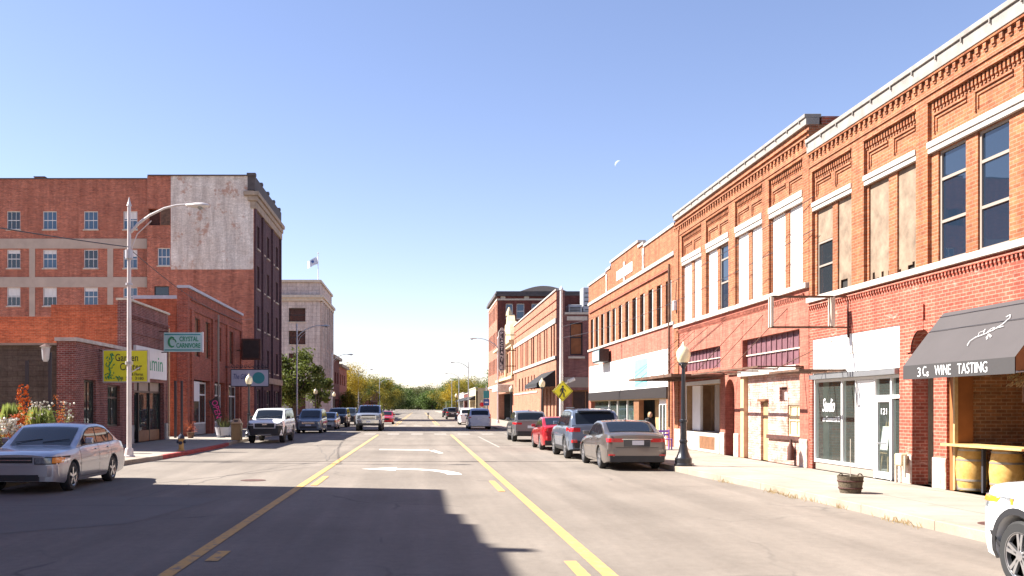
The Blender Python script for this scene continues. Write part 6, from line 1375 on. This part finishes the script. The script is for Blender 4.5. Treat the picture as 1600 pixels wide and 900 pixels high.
# banner signs on far right pavement
t = thing('blue_sign', 'tall blue roadside sign with white arrow beyond the pale minivan', 'sign', (6.75, 92, .15)); xx = (760 - 656) * 92 / F
MB().tube([(xx, 92, .15), (xx, 92, 3.9)], .05).build('post', 'galv', t); MB().box(xx - .28, xx + .28, 91.9, 91.94, 2.7, 3.4).build('upper_plate', 'sign_teal', t); MB().box(xx - .28, xx + .28, 91.9, 91.94, 2.0, 2.62).build('lower_plate', 'flag_blue', t); MB().obox((xx, 91.89, 2.3), (.34, .012, .12)).build('arrow', 'letter_white', t)
t = thing('stop_sign', 'small red sign on a post just left of the blue sign', 'sign', (6.0, 96, .15)); xx = (752 - 656) * 96 / F; xx = max(xx, 6.55)
MB().tube([(xx - .35, 96, .15), (xx - .35, 96, 2.5)], .04).build('post', 'galv', t); MB().lathe([(.24, 0), (.24, .03)], (xx - .35, 95.94, 2.1), 8, 'Y').build('plate', 'lamp_red', t)
t = thing('newspaper_box', 'small orange yellow box on the corner pavement past the dark grey crossover', 'news box', (8.9, 80, .15)); MB().box(8.5, 9.1, 80, 80.6, .45, 1.25).build('cabinet', 'wood_orange', t, bevel=.04); MB().box(8.6, 8.65, 80.1, 80.15, .15, .449).build('leg', 'letter_dark', t); MB().box(8.95, 9.0, 80.1, 80.15, .15, .449).build('leg', 'letter_dark', t)
# wires
def wire(name, a, b, sag, label, r=.012):
    a, b = Vector(a), Vector(b); pts = [a.lerp(b, i / 16) - Vector((0, 0, sag * 4 * (i / 16) * (1 - i / 16))) for i in range(17)]
    tag(MB().tube(pts, r, 5).build(name, 'letter_dark', loc=a), label, 'cable')
wire('overhead_cable', (-15.35, 20.5, 6.3 + .6), (-9.9, 32.7, 7.3), .12, 'black cable running from the upper left edge to the nearest street lamp', .018)
wire('overhead_cable', (-9.9, 32.7, 7.25), (-13.4, 77.6, 9.0), .8, 'thin cable from the nearest street lamp back to the big brick block', .014)
wire('overhead_cable', (7.66, 52, 6.2), (10.75, 26.2, 7.6), .5, 'upper thin cable crossing the white boarded windows on the right', .010)
wire('overhead_cable', (7.66, 52, 5.6), (10.75, 26.2, 6.7), .5, 'lower thin cable crossing the white boarded windows on the right', .010)
# wall lantern etc on right wall
t = thing('wall_lamp', 'small white electric box on the orange end pilaster', 'wall box', (10.7, 40.2, 5.5)); MB().box(10.6, 10.74, 40.1, 40.35, 5.9, 6.3).build('housing', 'sign_white', t, bevel=.02); MB().tube([(10.70, 40.2, 6.3), (10.74, 40.2, 7.1)], .015).build('conduit', 'rust_metal', t)

# ================================================================ PERSON
def person(x, y, z0, H, label):
    p = thing('person', label, 'person', (x, y, z0)); me = bpy.data.meshes.new('body'); s = H / 1.72
    V = dict(pel=(0, 0, .93), ab=(0, -.01, 1.08), ch=(0, -.03, 1.30), nk=(0, -.06, 1.46), hd=(0, -.10, 1.55), ht=(0, -.12, 1.66), ls=(-.17, -.02, 1.38), le=(-.24, -.02, 1.10), lw=(-.22, -.12, .88), lh=(-.21, -.16, .80), rs=(.17, -.02, 1.38), re=(.24, .0, 1.10), rw=(.22, -.10, .88), rh=(.21, -.14, .80),
             lp=(-.09, 0, .88), lk=(-.10, -.05, .48), la=(-.10, .04, .09), lt=(-.11, -.12, .04), rp=(.09, 0, .88), rk=(.10, .02, .48), ra=(.10, .10, .09), rt=(.11, -.06, .04))
    names = list(V); E = [('pel', 'ab'), ('ab', 'ch'), ('ch', 'nk'), ('nk', 'hd'), ('hd', 'ht'), ('ch', 'ls'), ('ls', 'le'), ('le', 'lw'), ('lw', 'lh'), ('ch', 'rs'), ('rs', 're'), ('re', 'rw'), ('rw', 'rh'), ('pel', 'lp'), ('lp', 'lk'), ('lk', 'la'), ('la', 'lt'), ('pel', 'rp'), ('rp', 'rk'), ('rk', 'ra'), ('ra', 'rt')]
    rad = dict(pel=.15, ab=.14, ch=.16, nk=.055, hd=.085, ht=.07, ls=.075, le=.05, lw=.035, lh=.045, rs=.075, re=.05, rw=.035, rh=.045, lp=.10, lk=.065, la=.045, lt=.04, rp=.10, rk=.065, ra=.045, rt=.04)
    me.from_pydata([tuple(c * s for c in V[n]) for n in names], [(names.index(a), names.index(b)) for a, b in E], [])
    for mm in ('cloth_black',): me.materials.append(M[mm])
    o = bpy.data.objects.new('body', me); COL.objects.link(o); o.parent = p
    sk = o.modifiers.new('skin', 'SKIN'); sk.use_smooth_shade = True
    for i, n in enumerate(names): me.skin_vertices[0].data[i].radius = (rad[n] * s * (1.15 if n in ('pel', 'ab', 'ch') else 1), rad[n] * s * (.8 if n in ('pel', 'ab', 'ch') else 1)); me.skin_vertices[0].data[i].use_root = (i == 0)
    o.modifiers.new('sub', 'SUBSURF').levels = 1; o.modifiers['sub'].render_levels = 2
    def T(q): return (x + q[0] * s, y + q[1] * s, z0 + q[2] * s)
    m = MB(); m.lathe([(.02 * s, -.13 * s), (.075 * s, -.09 * s), (.092 * s, -.02 * s), (.09 * s, .05 * s), (.06 * s, .10 * s), (.02 * s, .12 * s)], T((0, -.12, 1.60)), 16); m.build('face', 'skin', p, smooth=True)
    m = MB(); m.lathe([(.10 * s, -.10 * s), (.108 * s, -.02 * s), (.10 * s, .06 * s), (.065 * s, .115 * s), (.02 * s, .135 * s)], T((0, -.095, 1.60)), 16); m.build('hair', 'hair_tan', p, smooth=True)
    for sd in (-1, 1):
        m = MB()
        for k_ in range(4): m.tube([T((sd * .21, -.13 - .018 * k_, .80)), T((sd * .205, -.14 - .018 * k_, .74)), T((sd * .195, -.14 - .016 * k_, .69 + .008 * abs(k_ - 1)))], .009 * s, 5)
        m.tube([T((sd * .20, -.12, .83)), T((sd * .18, -.17, .78))], .011 * s, 5); m.build('hand', 'skin', p)
    return p
person((1015 - 656) * 38 / F, 38.0, .15, 1.5, 'person in black jacket and trousers with light hair standing before the shop entrance')

# ================================================================ MOON
mx, mz, my = (967 - 656) * 4000 / F, CH + (636 - 257) * 4000 / F, 4000; Rm = 17; sd_ = -ld; m = MB()
cam_dir = Vector((-mx, -my, -mz)).normalized(); e1 = (sd_ - cam_dir * sd_.dot(cam_dir)).normalized(); e2 = cam_dir.cross(e1); rows = []
for i in range(19):                                           # only the sunlit skin of the ball
    b = R(-90 + 10 * i); rows.append([tuple(Vector((mx, my, mz)) + Rm * (e2 * math.sin(b) + math.cos(b) * (e1 * math.cos(a) + cam_dir * math.sin(a)))) for a in np.linspace(-.3, R(55), 9)])
m.grid(rows)
tag(m.build('moon', 'moon', smooth=True, loc=(mx, my, mz)), 'faint white daytime half moon in the blue sky', 'moon')
# ================================================================ TREES AND PLANTS
def crown_mesh(name, mat, rx, rz, n, leaf, seed, clumps=26):
    rng = np.random.default_rng(seed); vs_ = []; per = n // clumps
    ctr = []
    while len(ctr) < clumps:
        p = rng.uniform(-1, 1, 3)
        if .25 < np.linalg.norm(p) < 1: ctr.append(p * np.array([rx, rx, rz]) * .80)
    for c in ctr:
        r = rng.uniform(.22, .42) * rx
        q = np.clip(rng.normal(0, .5, (per, 3)), -1, 1) * np.array([r, r, r * .8]) + c
        a = rng.normal(0, 1, (per, 3)); a /= np.linalg.norm(a, axis=1)[:, None]; b = rng.normal(0, 1, (per, 3)); b -= (a * b).sum(1)[:, None] * a; b /= np.linalg.norm(b, axis=1)[:, None]
        l = leaf * rng.uniform(.6, 1.3, (per, 1))
        vs_.append(np.stack([q - a * l, q + b * l * .6, q + a * l, q - b * l * .6], 1).reshape(-1, 3))
    v = np.concatenate(vs_); k = len(v) // 4; me = bpy.data.meshes.new(name)
    me.vertices.add(len(v)); me.vertices.foreach_set('co', v.ravel()); me.loops.add(len(v)); me.loops.foreach_set('vertex_index', np.arange(len(v)))
    me.polygons.add(k); me.polygons.foreach_set('loop_start', np.arange(k) * 4); me.update(); me.validate(); me.materials.append(M[mat]); return me
CR = {}
def tree(x, y, h, rx, mat, label, seed=0, leaf=None, n=None, trunk=.28, name='street_tree', group='trees down the street', z0=0):
    t = thing(name, label, 'tree', (x, y, z0), group); rz = h * (1 - trunk) / 2; zc = h * trunk + rz * .95
    leaf = leaf or max(.10, y / F * .85); n = n or int(min(13000, 3000 + 6 * rx * rz / (leaf * leaf)))
    m = MB(); r0 = h * .022 + .06; random.seed(seed); m.tube([(x, y, z0), (x + .05 * h * random.uniform(-.3, .3), y, z0 + h * trunk), (x + random.uniform(-.2, .2), y, z0 + h * .7)], [r0, r0 * .75, r0 * .25], 8)
    for i in range(7):
        a = i * .9 + seed; zz = h * (trunk + .06 * i); m.tube([(x, y, z0 + zz * .85), (x + rx * .35 * math.cos(a), y + rx * .35 * math.sin(a), z0 + zz + h * .10), (x + rx * .72 * math.cos(a), y + rx * .72 * math.sin(a), z0 + zz + h * .20)], [r0 * .5, r0 * .3, r0 * .1], 6)
    m.build('trunk', 'bark', t, smooth=True)
    key = (mat, seed % 3, round(leaf, 1), round(rx / rz, 1), n // 1500)
    if key not in CR: CR[key] = (crown_mesh('crown', mat, rx, rz, n, leaf, seed + 5), rx, rz)
    me, ax, az = CR[key]; c = bpy.data.objects.new('crown', me); COL.objects.link(c); c.parent = t; c.location = (0, 0, zc); c.scale = (rx / ax, rx / ax, rz / az); c.rotation_euler = (0, 0, seed * 1.7)
    return t
tree(-12.6, 97, 8.3, 2.9, 'leaf_mixed', 'leafy green street tree in front of the stone office block', 3, leaf=.15, n=9500, trunk=.2)
tree(-11.0, 104, 6.2, 1.6, 'leaf_mixed', 'small green tree half hidden behind the big green street tree', 4, leaf=.14, n=4500, trunk=.25)
L = [(-15, 185, 12.0, 5.2, 'leaf_gold', 'bright golden tree beside the far left brick shops'), (-12.5, 200, 9.0, 4.0, 'leaf_yellow', 'yellow green tree just right of the bright golden tree'), (-19, 215, 12, 5.5, 'leaf_yellow', 'tall yellow tree behind the bright golden tree'),
     (-15.5, 240, 9.0, 5.0, 'leaf_gold', 'low golden tree over the dark red brick hall'), (-13.0, 268, 12.0, 6, 'leaf_yellow', 'broad mixed green tree above the brick hall'), (-10.8, 285, 11.0, 5.5, 'leaf_yellow', 'dark olive tree at the end of the left row'),
     (-20, 300, 14, 7, 'leaf_olive', 'tall olive tree behind the brick hall'), (-10.5, 320, 11.5, 6, 'leaf_mixed', 'rounded tree right of the dark olive tree'), (-11, 380, 11, 7, 'leaf_olive', 'hazy olive tree near the end of the street on the left'), (-14, 440, 13, 9, 'leaf_green', 'distant green tree left of the vanishing road'),
     (-12, 160, 5.0, 1.8, 'leaf_yellow', 'small yellow tree in front of the second far brick shop'),
     (14, 262, 10.5, 5.5, 'leaf_yellow', 'yellow green tree behind the low right shops'), (11.5, 285, 11, 6, 'leaf_gold', 'golden tree beyond the low right shops'), (12, 325, 12, 6.5, 'leaf_mixed', 'mixed green tree beyond the golden tree on the right'), (9, 360, 10, 6, 'leaf_yellow', 'pale yellow tree near the vanishing road on the right'), (24, 300, 14, 8, 'leaf_mixed', 'tall green tree showing over the low right shops'), (14, 420, 13, 9, 'leaf_olive', 'olive tree right of the vanishing road'), (20, 235, 13, 6, 'leaf_mixed', 'tall tree behind the low dark red shop')]
for i, (x, y, h, r, m_, lb) in enumerate(L): tree(x, y, h, r, m_, lb, seed=i, trunk=.12)
wd_lab = ['pale tree closing the street at the left of the vanishing road', 'rounded tree closing the street dead ahead', 'low dark tree closing the street right of centre', 'wide tree in the far line behind the tiny dark car', 'farthest olive tree behind the right lamps', 'low far tree under the right lamp heads', 'far tree at the foot of the left row']
for i, (x, y, h, r) in enumerate(((-14, 520, 14, 12), (-1, 640, 14, 15), (8, 600, 13, 12), (3, 700, 17, 18), (22, 560, 18, 14), (36, 620, 20, 18), (-26, 560, 20, 14))): tree(x, y, h, r, 'leaf_olive' if i % 2 else 'leaf_green', wd_lab[i], seed=30 + i, leaf=.38, n=13000, trunk=.05, name='distant_tree')
hm = []
bw = MB().box(-400, -50, 700, 712, -1, 9).box(50, 400, 700, 712, -1, 9)
o = thing('dummy', 'x', 'x'); bpy.data.objects.remove(o)
rngm = crown_mesh('far_wood', 'leaf_olive', 1, 1, 30000, .02, 77, 90); ow = bpy.data.objects.new('far_wood', rngm); COL.objects.link(ow); ow.location = (0, 760, 7); ow.scale = (420, 20, 11); ow['kind'] = 'stuff'; ow['label'] = 'low far off wood along the horizon'
# garden yard left of the shop
t = thing('yard_fence', 'black iron fence in front of the dark block wall of the garden yard', 'fence', (-17, 35.2, .15)); m = MB(); x = -24.0
while x < -14.3: m.box(x, x + .025, 35.2, 35.225, .15, 2.05); x += .13
m.build('pickets', 'letter_dark', t); m = MB(); m.box(-24, -14.2, 35.19, 35.24, 1.85, 1.9); m.box(-24, -14.2, 35.19, 35.24, .4, .45); m.build('rail', 'letter_dark', t)
for (px, z) in ((42, 3.6), (78, 3.9)):
    x = (px - 656) * 36 / F; t = thing('yard_post', 'slim black post standing before the dark wall' if px == 42 else 'black yard post with a pale lantern head', 'post', (x, 36, .15)); MB().box(x - .05, x + .05, 35.95, 36.05, .15, z).build('post', 'letter_dark', t)
    if px == 78: MB().lathe([(.08, 0), (.13, .1), (.16, .5), (.2, .55)], (x - .12, 35.9, z - .35), 10).build('lantern', 'galv', t, smooth=30); MB().lathe([(.24, 0), (.02, .12)], (x - .12, 35.9, z + .2), 10).build('lantern_cap', 'rust_dark', t)
def plant(px, Y, h, w, mats_, label, style='bush', z0=.15, name='garden_plant', n=500):
    x = (px - 656) * Y / F; t = thing(name, label, 'plant', (x, Y, z0), 'plants in the garden yard'); rng = random.Random(px); m = MB()
    if style == 'grass':
        for i in range(n // 2):
            a = rng.uniform(0, 6.28); l = rng.uniform(.2, 1) * w / 2; b0 = (x + rng.gauss(0, .08), Y + rng.gauss(0, .08), z0 + .25); m.quad(b0, (b0[0] + .03, b0[1], b0[2]), (x + l * math.cos(a) * .7, Y + l * math.sin(a) * .7, z0 + h * rng.uniform(.7, 1)), (x + l * math.cos(a), Y + l * math.sin(a), z0 + h * rng.uniform(.4, .8)))
    else:
        for i in range(n):
            k_ = rng.randrange(7); u = .35 * math.cos(k_ * 2.4) + rng.gauss(0, .12); v_ = .35 * math.sin(k_ * 2.4) + rng.gauss(0, .12); zz = .45 + .09 * (k_ % 5) + rng.uniform(-.12, .18); q = [rng.uniform(-1, 1) * .05 for _ in range(6)]; cx0, cy0, cz0 = x + u * w * .8, Y + v_ * w * .6, z0 + h * zz
            m.quad((cx0, cy0, cz0), (cx0 + q[0], cy0 + q[1], cz0 + q[2]), (cx0 + q[3], cy0 + q[4], cz0 + q[5]))
    m.build('foliage', mats_[0], t)
    if len(mats_) > 1:
        m = MB()
        for i in range(n // 7):
            cx0, cy0, cz0 = x + rng.gauss(0, .26) * w * .7, Y - .05 + rng.gauss(0, .2) * w, z0 + h * rng.uniform(.7, 1.08); r = .05; m.obox((cx0, cy0, cz0), (r, r, r * 1.6), (rng.uniform(0, 3), rng.uniform(0, 3), 0))
        m.build('flowers', mats_[1], t)['kind'] = 'stuff'
    MB().lathe([(w * .16, 0), (w * .24, .3), (w * .25, .32), (w * .2, .3)], (x, Y, z0), 14).build('pot', 'rust_metal', t, smooth=30)
plant(38, 33.5, 2.3, .55, ['leaf_orange', 'leaf_orange'], 'tall orange leaved plant left of the white plumed grass', n=330); plant(93, 34.5, 2.15, .5, ['leaf_orange'], 'upright orange plant beside the shop corner', n=260)
plant(62, 34.2, 1.75, 1.2, ['leaf_pale', 'flower_white'], 'pale ornamental grass with white plumes', 'grass', n=300); plant(18, 34.5, 1.9, 1.0, ['leaf_pale'], 'striped yellow green grass at the fence', 'grass', n=600); plant(8, 32.0, 1.6, .7, ['leaf_rust'], 'rusty leaved plant near the left edge', n=500)
plant(30, 31.2, 1.35, .6, ['leaf_rust', 'leaf_orange'], 'orange flowering plant just above the silver sedan bonnet', n=500); plant(4, 30.0, 1.25, 1.2, ['leaf_olive', 'flower_white'], 'white flowering mum at the left edge above the sedan', n=600); plant(20, 30.2, 1.2, .55, ['leaf_rust', 'flower_white'], 'second white flowering mum behind the sedan', n=450)
plant(80, 33.2, 1.75, .8, ['leaf_green'], 'dark green shrub between the plumed grass and the orange plant', n=400); plant(107, 36.4, 1.75, .5, ['leaf_pale', 'flower_white'], 'slim pale plant against the dark brick corner', n=160)
plant(298, 52.5, 1.0, .9, ['leaf_rust'], 'small rusty shrub in the alley beside the fire hydrant', n=160)
t = thing('alley_gate', 'two black gate posts standing in the alley between the left brick shops', 'gate', (-12.7, 53, .15))
for px in (274, 284): x = (px - 656) * 53 / F; MB().box(x - .06, x + .06, 52.94, 53.06, .15, 3.3).build('post', 'letter_dark', t)
